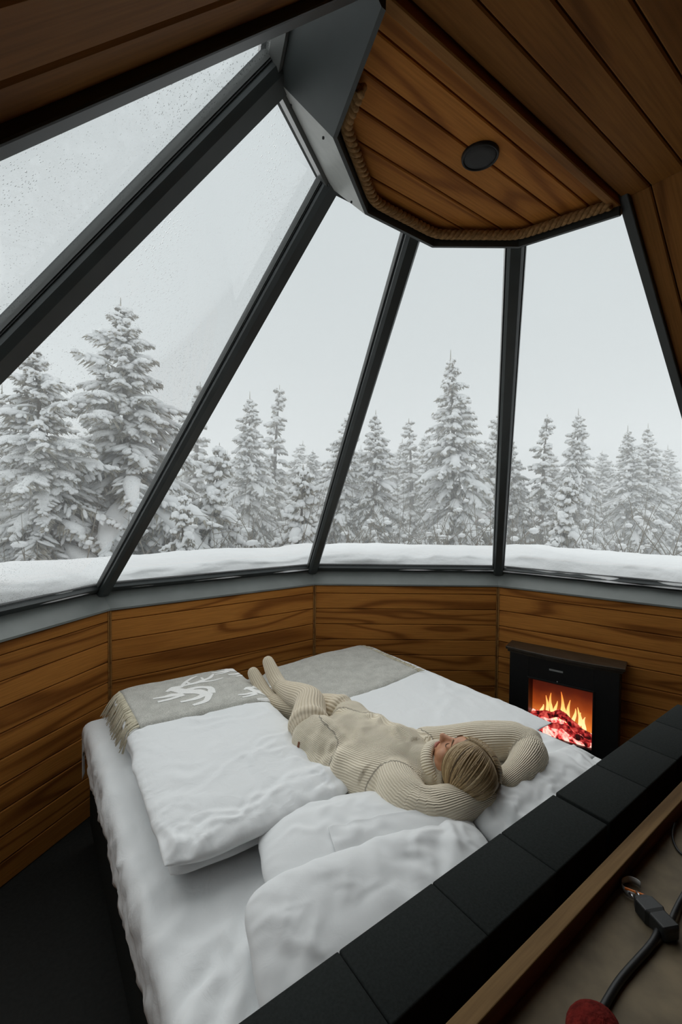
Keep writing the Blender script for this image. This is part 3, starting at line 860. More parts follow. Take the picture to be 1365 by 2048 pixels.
# ---- grey throw across the foot end, draped over the duvets
bvh = world_bvh([up, duv2, sheet])
ux, uy = 130, 56
A_, B_ = np.meshgrid(np.linspace(0, 1, ux), np.linspace(0, 1, uy), indexing='ij')
def throw_xy(a, b):
    x = -0.735 + a * 1.70
    front = np.interp(a, [0, 0.12, 0.36, 0.5, 0.62, 0.8, 1.0], [1.44, 1.42, 1.37, 1.31, 1.27, 1.28, 1.33])
    back = np.interp(a, [0, 0.3, 0.5, 0.8, 1.0], [2.03, 2.04, 2.04, 2.03, 2.0])
    y = front + (back - front) * b
    return x, y
TX, TY = throw_xy(A_, B_)
TZ = np.array([[height(bvh, TX[i, j], min(TY[i, j], 1.985), BZ) for j in range(uy)] for i in range(ux)])
TZ0 = TZ.copy()
for _ in range(14):
    pz = np.pad(TZ, 1, mode='edge')
    TZ = np.maximum(TZ0, (pz[:-2, 1:-1] + pz[2:, 1:-1] + pz[1:-1, :-2] + pz[1:-1, 2:]) / 4)
TZ = TZ + 0.010 + 0.008 * (fbm(TX * 4, TY * 4, 0, 9, 3)) + 0.008 * folds(TX, TY, 1.2, 0.2, 12, 4, 2)
TZ += 0.02 * np.exp(-((TX - 0.66) / 0.30) ** 2) * np.clip((TY - 1.45) / 0.5, 0, 1)
TZ -= 0.10 * np.clip((TY - 1.975) / 0.06, 0, 1) ** 1.5
TZ -= 0.020 * np.clip((0.04 - B_) / 0.04, 0, 1)
vs = np.stack([TX, TY, TZ], -1).reshape(-1, 3)
fs = [(i * uy + j, (i + 1) * uy + j, (i + 1) * uy + j + 1, i * uy + j + 1) for i in range(ux - 1) for j in range(uy - 1)]
throw = empty('throw_blanket', (0.1, 1.75, BZ)); tag(throw, 'grey wool throw with white reindeer and cream fringe across the bed foot', 'throw')
TO = np.array([0.1, 1.75, BZ])
tc = mesh_obj('cloth', vs - TO, fs, M_WOOL, throw, smooth=True)
md = tc.modifiers.new('t', 'SOLIDIFY'); md.thickness = 0.014; md.offset = -1
def throw_pt(a, b, lift=0.0015):
    i = min(max(a * (ux - 1), 0), ux - 1.001); j = min(max(b * (uy - 1), 0), uy - 1.001)
    i0, j0 = int(i), int(j); fi, fj = i - i0, j - j0
    z = TZ[i0, j0] * (1 - fi) * (1 - fj) + TZ[i0 + 1, j0] * fi * (1 - fj) + TZ[i0, j0 + 1] * (1 - fi) * fj + TZ[i0 + 1, j0 + 1] * fi * fj
    x, y = throw_xy(a, b)
    return np.array([float(x), float(y), z + lift])
# reindeer, woven in white: strokes following the cloth
def stroke(g, pts, wid):
    """pts in throw coordinates (a, b); wid in metres, one per point"""
    P = []
    for (a0, b0), (a1, b1) in zip(pts[:-1], pts[1:]):
        for t in np.linspace(0, 1, 6, endpoint=False): P.append((a0 + (a1 - a0) * t, b0 + (b1 - b0) * t))
    P.append(pts[-1]); P = np.array(P)
    for _ in range(3): P[1:-1] = (P[:-2] + 2 * P[1:-1] + P[2:]) / 4
    wv = np.interp(np.linspace(0, 1, len(P)), np.linspace(0, 1, len(wid)), wid)
    sx, sy = 1.775, 0.6
    Q = P * np.array([sx, sy]); T = np.gradient(Q, axis=0); T /= np.linalg.norm(T, axis=1)[:, None] + 1e-9
    Nn = np.stack([-T[:, 1], T[:, 0]], 1)
    vs = []
    for p, n, w_ in zip(Q, Nn, wv):
        for s in (-1, -0.33, 0.33, 1):
            q = (p + n * w_ / 2 * s) / np.array([sx, sy]); vs.append(throw_pt(q[0], q[1]) - TO)
    fs = [(i * 4 + j, i * 4 + j + 1, i * 4 + j + 5, i * 4 + j + 4) for i in range(len(P) - 1) for j in range(3)]
    g.add(vs, fs)
def reindeer(ca, cb, sc, flip=1):
    """a running deer; drawn in a unit frame, x to the tail, y towards the foot of the bed"""
    g = G()
    def S(pts, wid): stroke(g, [(ca + flip * x * sc * 0.5, cb + y * sc) for x, y in pts], [q * sc for q in wid])
    S([(-0.06, 0.34), (0.02, 0.42), (0.12, 0.40)], [0.03, 0.07, 0.05])          # head
    S([(0.02, 0.40), (0.06, 0.22), (0.20, 0.05), (0.26, -0.12)], [0.08, 0.10, 0.10, 0.08])   # neck, chest
    S([(0.05, 0.22), (0.24, 0.24), (0.34, 0.08), (0.30, -0.08)], [0.03, 0.06, 0.06, 0.07])      # back outline
    S([(0.24, -0.08), (0.12, -0.18), (-0.02, -0.16)], [0.06, 0.05, 0.03])     # fore leg
    S([(0.28, -0.08), (0.20, -0.30), (0.06, -0.34)], [0.06, 0.05, 0.03])
    S([(0.06, 0.12), (-0.10, 0.10), (-0.22, 0.16)], [0.06, 0.05, 0.03])
    S([(0.06, 0.06), (-0.08, -0.01), (-0.20, 0.0)], [0.05, 0.04, 0.03])
    S([(0.10, 0.42), (0.28, 0.40), (0.44, 0.52), (0.52, 0.66)], [0.035, 0.04, 0.04, 0.02])    # antlers
    S([(0.12, 0.44), (0.22, 0.60), (0.34, 0.70)], [0.035, 0.03, 0.02])
    S([(0.28, 0.41), (0.46, 0.36), (0.56, 0.42)], [0.03, 0.03, 0.02])
    S([(0.36, 0.46), (0.36, 0.60)], [0.03, 0.02])
    S([(0.20, 0.41), (0.18, 0.54)], [0.03, 0.02])
    return g
for ca, cb, sc, fl in ((0.135, 0.36, 0.62, 1), (0.34, 0.74, 0.42, 1), (0.335, 0.10, 0.40, 1), (0.46, 0.60, 0.42, -1)):
    reindeer(ca, cb, sc, fl).build('reindeer_motif', M_MOTIF, throw, smooth=True)
# fringe on the two short ends
rng = np.random.default_rng(3)
for end, nm in ((0, 'fringe'), (1, 'fringe')):
    g = G()
    for i in range(64):
        b = (i + 0.5) / 64 * 0.96 + 0.02 + rng.normal(0, 0.004)
        p = throw_pt(float(end), b, -0.004)
        s = -1 if end == 0 else 1
        L = (0.085 if end == 0 else 0.05) * rng.uniform(0.8, 1.15)
        q = [p - TO]
        lat = rng.normal(-0.012, 0.012)
        for t in (0.33, 0.66, 1.0):
            x = p[0] + s * L * t; y = p[1] + lat * t
            z = max(height(bvh, x, min(y, 1.98), BZ - 0.05) + 0.011, p[2] - 0.10 * t ** 1.5)
            z = min(z, p[2] + 0.01)
            q.append(np.array([x, y, z]) - TO)
        g.tube(q, [0.0045, 0.0042, 0.0036, 0.002], 5)
    fo = g.build(nm, M_CREAM, throw, smooth=True); fo['kind'] = 'stuff'
    # cream band at the end of the cloth

# ------------------------------------------------------------------ electric fireplace on the right wall
a0, a1 = V(RW, 0, 0), V(RW, 0, 1)
tw = (a0 - a1) / np.linalg.norm(a0 - a1)           # from the corner towards the camera's right
nw = np.array([-tw[1], tw[0], 0.0])
if nw @ (-(a0 + a1) / 2) < 0: nw = -nw
M_FPBLACK = plain('fireplace_black', (0.010, 0.010, 0.010), 0.45, noise=0.2)
M_FPTOP = plain('mantel_dark_brown', (0.035, 0.026, 0.017), 0.4, noise=0.3, nscale=25)
fp = empty('electric_fireplace'); tag(fp, 'black electric fireplace with glowing logs against the wood wall', 'fireplace')
fp.matrix_world = frame_matrix(a1 + tw * 0.50 + nw * 0.001, tw, np.cross((0, 0, 1), tw), (0, 0, 1))
# local frame: x along the wall, -y or +y into the room, z up
ny_ = 1.0 if np.cross((0, 0, 1), tw) @ nw > 0 else -1.0
def Lb(x0, x1, d0, d1, z0, z1): return G().box((x0, min(ny_ * d0, ny_ * d1), z0), (x1, max(ny_ * d0, ny_ * d1), z1))
ox0, ox1, oz0, oz1, D = -0.215, 0.20, 0.165, 0.565, 0.165
Lb(-0.355, ox0, 0, D, 0.0, 0.735).build('side_panel', M_FPBLACK, fp, bevel=0.004)
Lb(ox1, 0.355, 0, D, 0.0, 0.735).build('side_panel', M_FPBLACK, fp, bevel=0.004)
Lb(ox0, ox1, 0, D, oz1, 0.735).build('header_panel', M_FPBLACK, fp)
Lb(ox0, ox1, 0, D, 0.0, oz0).build('plinth', M_FPBLACK, fp)
Lb(-0.355, 0.355, 0, 0.01, 0.0, 0.735).build('back_panel', M_FPBLACK, fp)
# mantel with a bowed front
arc = [(-0.385, 0.0)] + [(x, 0.175 + 0.035 * (1 - (x / 0.385) ** 2)) for x in np.linspace(-0.385, 0.385, 17)] + [(0.385, 0.0)]
g = G(); g.prism([(x, ny_ * d, 0.752) for x, d in arc], (0, 0, 0.022)); mt = g.build('mantel', M_FPTOP, fp, bevel=0.004)
g = G(); g.prism([(x * 0.965, ny_ * d * 0.95, 0.735) for x, d in arc], (0, 0, 0.017)); g.build('moulding', M_FPTOP, mt)
Lb(-0.078, 0.012, D, D + 0.002, 0.655, 0.667).build('control_label', plain('pale_label', (0.42, 0.43, 0.42), 0.5), fp)
g = G(); g.ball((-0.022, ny_ * (D + 0.003), 0.583), (0.007, 0.004, 0.007), 10, 6); g.build('indicator', plain('chrome_dot', (0.35, 0.34, 0.33), 0.25, 0.8), fp, smooth=True)
# frame round the opening
for nm, b in (('opening_frame', (ox0 - 0.012, ox0, oz0 - 0.01, oz1 + 0.012)), ('opening_frame', (ox1, ox1 + 0.012, oz0 - 0.01, oz1 + 0.012)), ('opening_frame', (ox0, ox1, oz1, oz1 + 0.012)), ('opening_frame', (ox0, ox1, oz0 - 0.01, oz0))):
    Lb(b[0], b[1], D, D + 0.006, b[2], b[3]).build(nm, M_FPBLACK, fp, bevel=0.002)
# glowing screen at the back of the firebox
def emit_mat(name, stops, strength, zlo, zhi, noise=0.25, scale=9.0):
    m, nt, b = new_mat(name)
    t = nt.nodes.new('ShaderNodeTexCoord'); sp_ = nt.nodes.new('ShaderNodeSeparateXYZ'); nt.links.new(t.outputs['Object'], sp_.inputs[0])
    mr = N(nt, 'ShaderNodeMapRange'); mr.inputs['From Min'].default_value = zlo; mr.inputs['From Max'].default_value = zhi
    nt.links.new(sp_.outputs['Z'], mr.inputs['Value'])
    nz = N(nt, 'ShaderNodeTexNoise', i_Scale=scale, i_Detail=2.0); nt.links.new(t.outputs['Object'], nz.inputs['Vector'])
    ma = N(nt, 'ShaderNodeMath', operation='MULTIPLY_ADD'); ma.inputs[1].default_value = noise
    nt.links.new(nz.outputs['Fac'], ma.inputs[0]); nt.links.new(mr.outputs[0], ma.inputs[2])
    r = ramp(nt, ma.outputs[0], stops)
    b.inputs['Base Color'].default_value = (0.02, 0.01, 0.01, 1)
    nt.links.new(r.outputs['Color'], b.inputs['Emission Color']); b.inputs['Emission Strength'].default_value = strength
    b.inputs['Roughness'].default_value = 0.5
    return m
M_SCREEN = emit_mat('flame_screen', [(0.05, (0.95, 0.30, 0.05)), (0.32, (0.80, 0.20, 0.025)), (0.58, (0.36, 0.055, 0.008)), (0.82, (0.10, 0.012, 0.004)), (1.0, (0.045, 0.006, 0.003))], 1.0, oz0, oz1 + 0.02)
Lb(ox0, ox1, 0.03, 0.034, oz0, oz1).build('flame_screen', M_SCREEN, fp)
M_FLAME = emit_mat('flame', [(0.0, (1.0, 0.62, 0.30)), (0.45, (1.0, 0.50, 0.14)), (0.8, (0.95, 0.26, 0.04)), (1.0, (0.7, 0.12, 0.02))], 1.6, 0.28, 0.50, 0.15)
rng = np.random.default_rng(8)
fx = [-0.11, -0.075, -0.045, -0.01, 0.015, 0.045, 0.075, 0.105, 0.145, -0.14, 0.125]
fh = [0.16, 0.19, 0.14, 0.215, 0.15, 0.18, 0.13, 0.15, 0.10, 0.09, 0.12]
for x, hh in zip(fx, fh):
    z0 = 0.285 - 0.17 * max(0, x) - 0.02; g = G()
    ts = np.linspace(0, 1, 9)
    pth = [(x + 0.010 * math.sin(4 * t + x * 60), ny_ * (0.062 + 0.012 * rng.random()), z0 + hh * t) for t in ts]
    wv = 0.014 * np.sin(np.clip(ts * 2.6 + 0.35, 0, PI)) * (1 - ts * 0.55) + 0.0006
    g.tube(pth, np.stack([wv, wv * 0.4], 1), 8, up=(0, 1, 0))
    g.build('flame', M_FLAME, fp, smooth=True)
# ember bed and logs
def ember(name, lo, hi, cut, strength):
    m, nt, b = new_mat(name)
    v = coords(nt)
    nz = N(nt, 'ShaderNodeTexNoise', i_Scale=26.0, i_Detail=4.0, i_Distortion=0.5); nt.links.new(v, nz.inputs['Vector'])
    r = ramp(nt, nz.outputs['Fac'], [(cut - 0.10, (0.02, 0.002, 0.002)), (cut, lo), (cut + 0.14, hi)])
    b.inputs['Base Color'].default_value = (0.03, 0.012, 0.01, 1); b.inputs['Roughness'].default_value = 0.8
    nt.links.new(r.outputs['Color'], b.inputs['Emission Color']); b.inputs['Emission Strength'].default_value = strength
    add_bump(nt, b, nz.outputs['Fac'], 0.8, 0.01)
    return m
M_EMBER = ember('embers', (0.75, 0.05, 0.05), (1.0, 0.55, 0.45), 0.45, 1.5)
M_LOG = ember('charred_log', (0.40, 0.016, 0.018), (0.85, 0.12, 0.09), 0.52, 0.9)
g = G()
ex_, ey_ = np.meshgrid(np.linspace(ox0 + 0.004, ox1 - 0.004, 40), np.linspace(0.036, D - 0.02, 14), indexing='ij')
ez_ = 0.262 - 0.28 * np.clip(ex_ + 0.10, 0, 1) - 0.42 * (ey_ - 0.036) + 0.022 * fbm(ex_ * 28, ey_ * 28, 0, 4, 3) + 0.03
ez_ = np.maximum(ez_, oz0 + 0.004); ez_[:, -1] = oz0 + 0.001; ez_[:, -2] -= 0.01
vs = np.stack([ex_, ny_ * ey_, ez_], -1).reshape(-1, 3)
g.add(vs, [(i * 14 + j, (i + 1) * 14 + j, (i + 1) * 14 + j + 1, i * 14 + j + 1) for i in range(39) for j in range(13)])
g.build('ember_bed', M_EMBER, fp, smooth=True)
for (p, q, r) in (((-0.19, 0.10, 0.275), (-0.02, 0.075, 0.315), 0.024), ((0.0, 0.085, 0.315), (0.18, 0.11, 0.215), 0.026), ((-0.17, 0.13, 0.245), (0.02, 0.12, 0.245), 0.018), ((0.02, 0.125, 0.25), (0.17, 0.135, 0.185), 0.02)):
    ts = np.linspace(0, 1, 12)
    pth = [(p[0] + (q[0] - p[0]) * t, ny_ * (p[1] + (q[1] - p[1]) * t), p[2] + (q[2] - p[2]) * t + 0.006 * math.sin(t * 9 + p[0] * 40)) for t in ts]
    g = G(); g.tube(pth, [r * (1 + 0.18 * math.sin(t * 13 + r * 300)) for t in ts], 9, round_ends=True); g.build('log', M_LOG, fp, smooth=True)

# ------------------------------------------------------------------ shelf behind the headboards with its odds and ends
M_DESK = plain('worn_grey_brown_top', (0.16, 0.125, 0.075), 0.7, noise=0.30, nscale=14, bump=0.1, bscale=90)
M_RAIL = wood('rail_wood', (0.20, 0.12, 0.05), (0.17, 0.10, 0.04), (0.11, 0.06, 0.02))
M_RAILD = wood('rail_side', (0.17, 0.065, 0.03), (0.13, 0.05, 0.022), (0.07, 0.025, 0.012))
ZD = 0.90
dk = empty('console_shelf', (0.3, -0.5, 0)); tag(dk, 'wooden console behind the black headboards with cables on its top', 'console')
def dpart(g, nm, mat, **kw):
    o = g.build(nm, mat, dk, **kw); o.location = (-0.3, 0.5, 0); return o
dpart(G().box((-0.80, -0.80, ZD - 0.03), (1.45, -0.244, ZD)), 'shelf_top', M_DESK, bevel=0.003)
dpart(G().box((-0.80, -0.246, 0.0), (1.45, -0.216, 0.945)), 'back_panel', M_RAILD)
dpart(G().box((-0.80, -0.248, 0.945), (1.45, -0.214, 0.951)), 'rail', M_RAIL, bevel=0.002)
for x in (-0.78, 1.40):
    dpart(G().box((x, -0.78, 0.0), (x + 0.03, -0.262, ZD - 0.03)), 'side_panel', M_RAILD)
M_CORD = plain('black_cord', (0.008, 0.009, 0.009), 0.5)
def smooth_path(pts, n=60):
    P = np.array(pts, float); d = np.concatenate([[0], np.cumsum(np.linalg.norm(np.diff(P, axis=0), axis=1))])
    s = np.linspace(0, d[-1], n); Q = np.stack([np.interp(s, d, P[:, a]) for a in range(3)], 1)
    for _ in range(30): Q[1:-1] = (Q[:-2] + 2 * Q[1:-1] + Q[2:]) / 4
    return Q
pc = empty('power_cord', (0.03, -0.33, ZD)); tag(pc, 'thick black power cord with a chunky plug on the console', 'power cord')
PO = np.array([0.03, -0.33, ZD])
G().tube(smooth_path([(-0.40, -0.36, ZD + 0.008), (-0.302, -0.350, ZD + 0.008), (-0.20, -0.345, ZD + 0.008), (-0.10, -0.352, ZD + 0.008), (-0.045, -0.357, ZD + 0.010), (-0.005, -0.352, ZD + 0.014)]) - PO, 0.0075, 10).build('cord', M_CORD, pc, smooth=True)
G().tube(smooth_path([(0.01, -0.365, ZD + 0.016), (0.06, -0.358, ZD + 0.012), (0.147, -0.352, ZD + 0.008), (0.45, -0.36, ZD + 0.008)]) - PO, 0.0065, 10).build('cord', M_CORD, pc, smooth=True)
# plug body: two-step block with a grip
g = G(); g.loft([[(x, y * w_, 0.016 + z * h_) for y, z in ((-1, -1), (1, -1), (1, 1), (-1, 1))] for x, w_, h_ in ((-0.045, 0.012, 0.010), (-0.03, 0.020, 0.015), (0.0, 0.022, 0.016), (0.008, 0.018, 0.015), (0.045, 0.018, 0.015), (0.052, 0.012, 0.011))])
pg = g.build('plug_body', M_CORD, pc, bevel=0.003); pg.rotation_euler = (0, 0, R_(-116)); pg.location = (-0.020, -0.006, 0.002); pg.scale = (0.95, 1.15, 1.1)
g = G()
for s in (-1, 1): g.tube([(0, s * 0.008, 0.016), (0.0, s * 0.008, 0.016 + 0.0001)], 0.001, 4)
for s in (-1, 1):
    pin = G().tube([(-0.046, s * 0.008, 0.016), (-0.064, s * 0.008, 0.016)], 0.0025, 8).build('pin', plain('steel_pin', (0.5, 0.5, 0.5), 0.3, 1.0), pg, smooth=True)
# curled clear tag with an orange line
M_PLASTIC = plain('cloudy_plastic', (0.50, 0.51, 0.50), 0.3, noise=0.25, nscale=60)
M_ORANGE = plain('orange_print', (0.80, 0.20, 0.02), 0.5)
ct = empty('plastic_strip', (0.048, -0.273, ZD)); ct.scale = (1.35, 1.35, 1.35); tag(ct, 'curled whitish plastic strip with an orange line beside the plug', 'strip')
def ribbon(path, wid, thick=0.0012):
    g = G(); rings = []
    for p in path:
        rings.append([(p[0], p[1], p[2]), (p[0], p[1], p[2] + wid), (p[0] + thick, p[1] + thick, p[2] + wid), (p[0] + thick, p[1] + thick, p[2])])
    g.loft(rings); return g
th_ = np.linspace(R_(-20), R_(215), 26)
loop = [(0.010 + 0.020 * math.cos(t), -0.0 + 0.017 * math.sin(t), 0.002) for t in th_]
tail = [loop[-1]] + [(loop[-1][0] - 0.004 + 0.012 * i, loop[-1][1] - 0.012 * i, 0.002) for i in range(1, 4)]
ribbon(loop, 0.012).build('curl', M_PLASTIC, ct, smooth=True)
ribbon([( -0.004, -0.030, 0.002), (-0.010, -0.042, 0.002), (-0.022, -0.045, 0.002), (-0.030, -0.036, 0.002)], 0.010).build('tail', M_PLASTIC, ct, smooth=True)
G().tube([(-0.010, 0.006, 0.014), (0.004, -0.026, 0.014)], 0.0022, 6).build('orange_line', M_ORANGE, ct)
# thin loose cable near the right edge
tcb = G().tube(smooth_path([(0.40, -0.256, ZD + 0.02), (0.355, -0.262, ZD + 0.012), (0.31, -0.285, ZD + 0.004), (0.29, -0.31, ZD + 0.004), (0.42, -0.40, ZD + 0.004)]), 0.003, 8).build('thin_cable', M_CORD, smooth=True)
tag(tcb, 'thin black cable looping at the edge of the console', 'cable')
# red woolly thing at the near edge
rng = np.random.default_rng(2); g = G()
g.ball((0, 0, 0.030), (0.055, 0.045, 0.032), 28, 18)
P = np.array(g.v); nn = P - np.array([0, 0, 0.030]); nn /= np.linalg.norm(nn, axis=1)[:, None]
P += nn * (0.006 * fbm(P[:, 0] * 40, P[:, 1] * 40, P[:, 2] * 40, 3, 3))[:, None]; P[:, 2] = np.maximum(P[:, 2], 0)
rw = mesh_obj('woollen_bobble', P, g.f, plain('red_wool', (0.12, 0.012, 0.009), 0.95, noise=0.4, nscale=80, bump=0.8, bscale=160, bdist=0.004, spec=0.1), smooth=True, loc=(-0.352, -0.368, ZD))
fix_normals(rw.data); tag(rw, 'dark red woollen bobble at the near edge of the console', 'bobble')

# ------------------------------------------------------------------ the person lying on the bed
HR = np.array([[-0.986, 0.141, -0.092], [-0.168, -0.792, 0.587], [0.010, 0.594, 0.805]])     # head frame: her left, crown, face
HO = np.array([0.163, 0.339, 0.884])
def hd(p): return HR @ (np.asarray(p, float) * 1.017) + HO
person = empty('person', (0.05, 0.95, BZ)); PO_ = np.array([0.05, 0.95, BZ])
tag(person, 'person lying on the bed in cream knit sweater and long socks, hands behind head', 'person')
def limb(g, pts, rad, n=16):
    P = np.array(pts, float); R0 = np.array(rad, float)
    d = np.concatenate([[0], np.cumsum(np.linalg.norm(np.diff(P, axis=0), axis=1))])
    s = np.linspace(0, d[-1], max(8, int(d[-1] / 0.02)))
    def sm(v):
        q = np.interp(s, d, v)
        for _ in range(3): q[1:-1] = (q[:-2] + 2 * q[1:-1] + q[2:]) / 4
        return q
    Q = np.stack([sm(P[:, a]) for a in range(3)], 1)
    Rr = np.stack([sm(R0[:, a]) for a in range(2)], 1) if R0.ndim == 2 else sm(R0)
    g.tube(Q, Rr, n, round_ends=True)
    return Q, Rr

# limb lines shared by the body and its clothes
TORSO = [(0.130, 0.450, 0.832), (0.108, 0.485, 0.812), (0.095, 0.525, 0.802), (0.055, 0.590, 0.798), (0.015, 0.680, 0.790), (0.0, 0.780, 0.788), (-0.003, 0.865, 0.786)]
T_R = [(0.085, 0.052), (0.165, 0.074), (0.205, 0.096), (0.225, 0.112), (0.225, 0.100), (0.228, 0.102), (0.232, 0.100)]
ARM_N = [(-0.01, 0.510, 0.800), (-0.055, 0.445, 0.798), (-0.070, 0.370, 0.785), (-0.035, 0.318, 0.785), (0.04, 0.292, 0.795), (0.11, 0.268, 0.805), (0.175, 0.245, 0.812)]
ARM_F = [(0.23, 0.555, 0.825), (0.32, 0.470, 0.850), (0.41, 0.390, 0.870), (0.485, 0.318, 0.880), (0.505, 0.262, 0.872), (0.44, 0.232, 0.858), (0.36, 0.222, 0.845), (0.29, 0.228, 0.830)]
LEG_N = [(-0.085, 0.77, 0.785), (-0.120, 0.93, 0.812), (-0.085, 1.03, 0.840), (-0.012, 1.12, 0.868), (0.0, 1.20, 0.858), (0.0, 1.29, 0.838), (0.0, 1.38, 0.826), (0.0, 1.455, 0.822)]
LEG_F = [(0.095, 0.80, 0.780), (0.118, 1.00, 0.795), (0.100, 1.10, 0.800), (0.065, 1.18, 0.795), (0.010, 1.28, 0.765), (-0.030, 1.38, 0.752), (-0.055, 1.46, 0.755)]
FOOT_N = [(0.0, 1.455, 0.822), (0.002, 1.515, 0.832), (0.003, 1.575, 0.872), (0.004, 1.628, 0.912)]
FOOT_F = [(-0.055, 1.46, 0.755), (-0.066, 1.525, 0.772), (-0.073, 1.595, 0.815), (-0.078, 1.655, 0.855)]

# ---- the body: one skin from head to toes
g = G()
limb(g, [(p[0], p[1], p[2] - 0.004) for p in TORSO], [(a * 0.72, b * 0.80) for a, b in T_R], 24)
for pts, r in ((ARM_N, [0.055, 0.05, 0.045, 0.042, 0.038, 0.032, 0.026]), (ARM_F, [0.055, 0.05, 0.048, 0.045, 0.042, 0.038, 0.032, 0.026]),
               (LEG_N, [0.085, 0.086, 0.078, 0.064, 0.056, 0.055, 0.042, 0.034]), (LEG_F, [0.085, 0.086, 0.078, 0.062, 0.054, 0.046, 0.034]),
               (FOOT_N, [0.034, 0.034, 0.034, 0.028]), (FOOT_F, [0.034, 0.034, 0.034, 0.028])):
    limb(g, pts, r)
# hands, fingers laced under the head
def hand(w, d, up):
    w = np.array(w); d = np.array(d) / np.linalg.norm(d); s = np.cross(d, up); s /= np.linalg.norm(s); n = np.cross(s, d)
    g.tube([w, w + d * 0.035, w + d * 0.075], [(0.024, 0.014), (0.036, 0.015), (0.038, 0.013)], 12, round_ends=True)
    for i, L in enumerate((0.062, 0.072, 0.068, 0.052)):
        b = w + d * 0.07 + s * (i - 1.5) * 0.019
        g.tube([b, b + d * L * 0.45 + n * 0.004, b + d * L * 0.8 - n * 0.004, b + d * L - n * 0.012], [0.0088, 0.0084, 0.0078, 0.0065], 8, round_ends=True)
    b = w + d * 0.02 + s * 0.028
    g.tube([b, b + d * 0.025 + s * 0.022, b + d * 0.05 + s * 0.030], [0.011, 0.010, 0.008], 8, round_ends=True)
hand((0.175, 0.245, 0.812), (0.95, 0.15, -0.05), (0, 0, 1))
hand((0.29, 0.228, 0.830), (-0.95, 0.25, -0.1), (0, 0, -1))
# neck and head
limb(g, [TORSO[1], tuple(hd((0, -0.11, -0.02))), tuple(hd((0, -0.03, -0.015)))], [0.06, 0.05, 0.052])
def hb(c, r): g.ball(hd(c), np.array(r) * 1.017, 20, 14, HR)
hb((0, 0.025, -0.015), (0.076, 0.092, 0.095)); hb((0, -0.030, 0.022), (0.061, 0.082, 0.066)); hb((0, -0.086, 0.055), (0.034, 0.024, 0.028))
hb((0.036, -0.03, 0.050), (0.026, 0.030, 0.026)); hb((-0.036, -0.03, 0.050), (0.026, 0.030, 0.026)); hb((0, 0.034, 0.066), (0.050, 0.022, 0.018))
hb((0, -0.062, 0.076), (0.026, 0.020, 0.015)); hb((0.044, -0.062, 0.022), (0.020, 0.022, 0.034)); hb((-0.044, -0.062, 0.022), (0.020, 0.022, 0.034))
g.tube([hd((0, 0.022, 0.080)), hd((0, 0.002, 0.090)), hd((0, -0.020, 0.108))], [0.0085, 0.0095, 0.0115], 10, round_ends=True)
hb((0, -0.023, 0.105), (0.0115, 0.010, 0.012)); hb((0.011, -0.028, 0.095), (0.008, 0.008, 0.010)); hb((-0.011, -0.028, 0.095), (0.008, 0.008, 0.010))
for s in (-1, 1):
    hb((s * 0.031, 0.010, 0.066), (0.016, 0.0125, 0.014))
    hb((s * 0.076, -0.012, -0.005), (0.008, 0.028, 0.017))
me = remesh_union(g, 0.0046, 3)
me.materials.append(M_SKIN)
me.transform(Matrix.Translation(-Vector(PO_)))
body = data_obj('body', me, person)
# face details
def face(g, nm, mat):
    g.v = [tuple(np.array(p) - PO_) for p in g.v]; return g.build(nm, mat, person, smooth=True)
g = G(); g.tube([hd((x, -0.0555 - 0.25 * x * x * 20, 0.0915 - 14 * x * x)) for x in np.linspace(-0.023, 0.023, 11)], [0.0012, .003, .0042, .005, .0052, .0046, .0052, .005, .0042, .003, 0.0012], 8)
g.tube([hd((x, -0.0645 + 0.25 * x * x * 10, 0.0895 - 14 * x * x)) for x in np.linspace(-0.021, 0.021, 11)], [0.0012, .003, .0046, .0056, .006, .006, .006, .0056, .0046, .003, 0.0012], 8)
face(g, 'lips', M_LIP)
for s in (-1, 1):
    g = G(); xs = np.linspace(0.018, 0.047, 9)
    g.tube([hd((s * x, 0.004 - 60 * (x - 0.032) ** 2 * -1 * 0.3, 0.0815 - 22 * (x - 0.030) ** 2)) for x in xs], [0.0006, 0.0012, 0.0016, 0.0018, 0.0019, 0.0018, 0.0016, 0.0014, 0.0008], 6)
    face(g, 'eyelashes', M_LASH)
    g = G(); xs = np.linspace(0.012, 0.052, 9)
    g.tube([hd((s * x, 0.030 + 0.006 * math.sin((x - 0.012) / 0.04 * PI), 0.0855 - 16 * max(0, x - 0.016) ** 2)) for x in xs], [0.0012, 0.0026, 0.003, 0.003, 0.0028, 0.0026, 0.0022, 0.0016, 0.0008], 6)
    face(g, 'eyebrow', M_BROW)

# ---- ribbed knits
def rib_attr(me, limbs, pitch=0.0095):
    n = len(me.vertices); co = np.empty(n * 3); me.vertices.foreach_get('co', co); co = co.reshape(-1, 3)
    best = np.full(n, 1e9); ph = np.zeros(n)
    for li, (Q, R0) in enumerate(limbs):
        pt = pitch[li] if isinstance(pitch, (list, tuple)) else pitch
        Q = np.asarray(Q); Rm = np.asarray(R0); Rm = Rm.mean(1) if Rm.ndim == 2 else Rm
        T = np.gradient(Q, axis=0); T /= np.linalg.norm(T, axis=1)[:, None]
        D = np.linalg.norm(co[:, None, :] - Q[None], axis=2) / Rm[None]
        k = D.argmin(1); dm = D.min(1)
        t = T[k]; lat = np.cross(t, (0, 0, 1.0)); lat /= np.linalg.norm(lat, axis=1)[:, None]; up = np.cross(lat, t)
        v = co - Q[k]
        ang = np.arctan2((v * lat).sum(1), (v * up).sum(1))
        p = ang * Rm.mean() / pt * 2 * PI
        m = dm < best; best[m] = dm[m]; ph[m] = p[m]
    a = me.attributes.new('rib', 'FLOAT', 'POINT'); a.data.foreach_set('value', ph.astype(np.float32))
g = G(); L = []
L.append(limb(g, TORSO, T_R, 28))
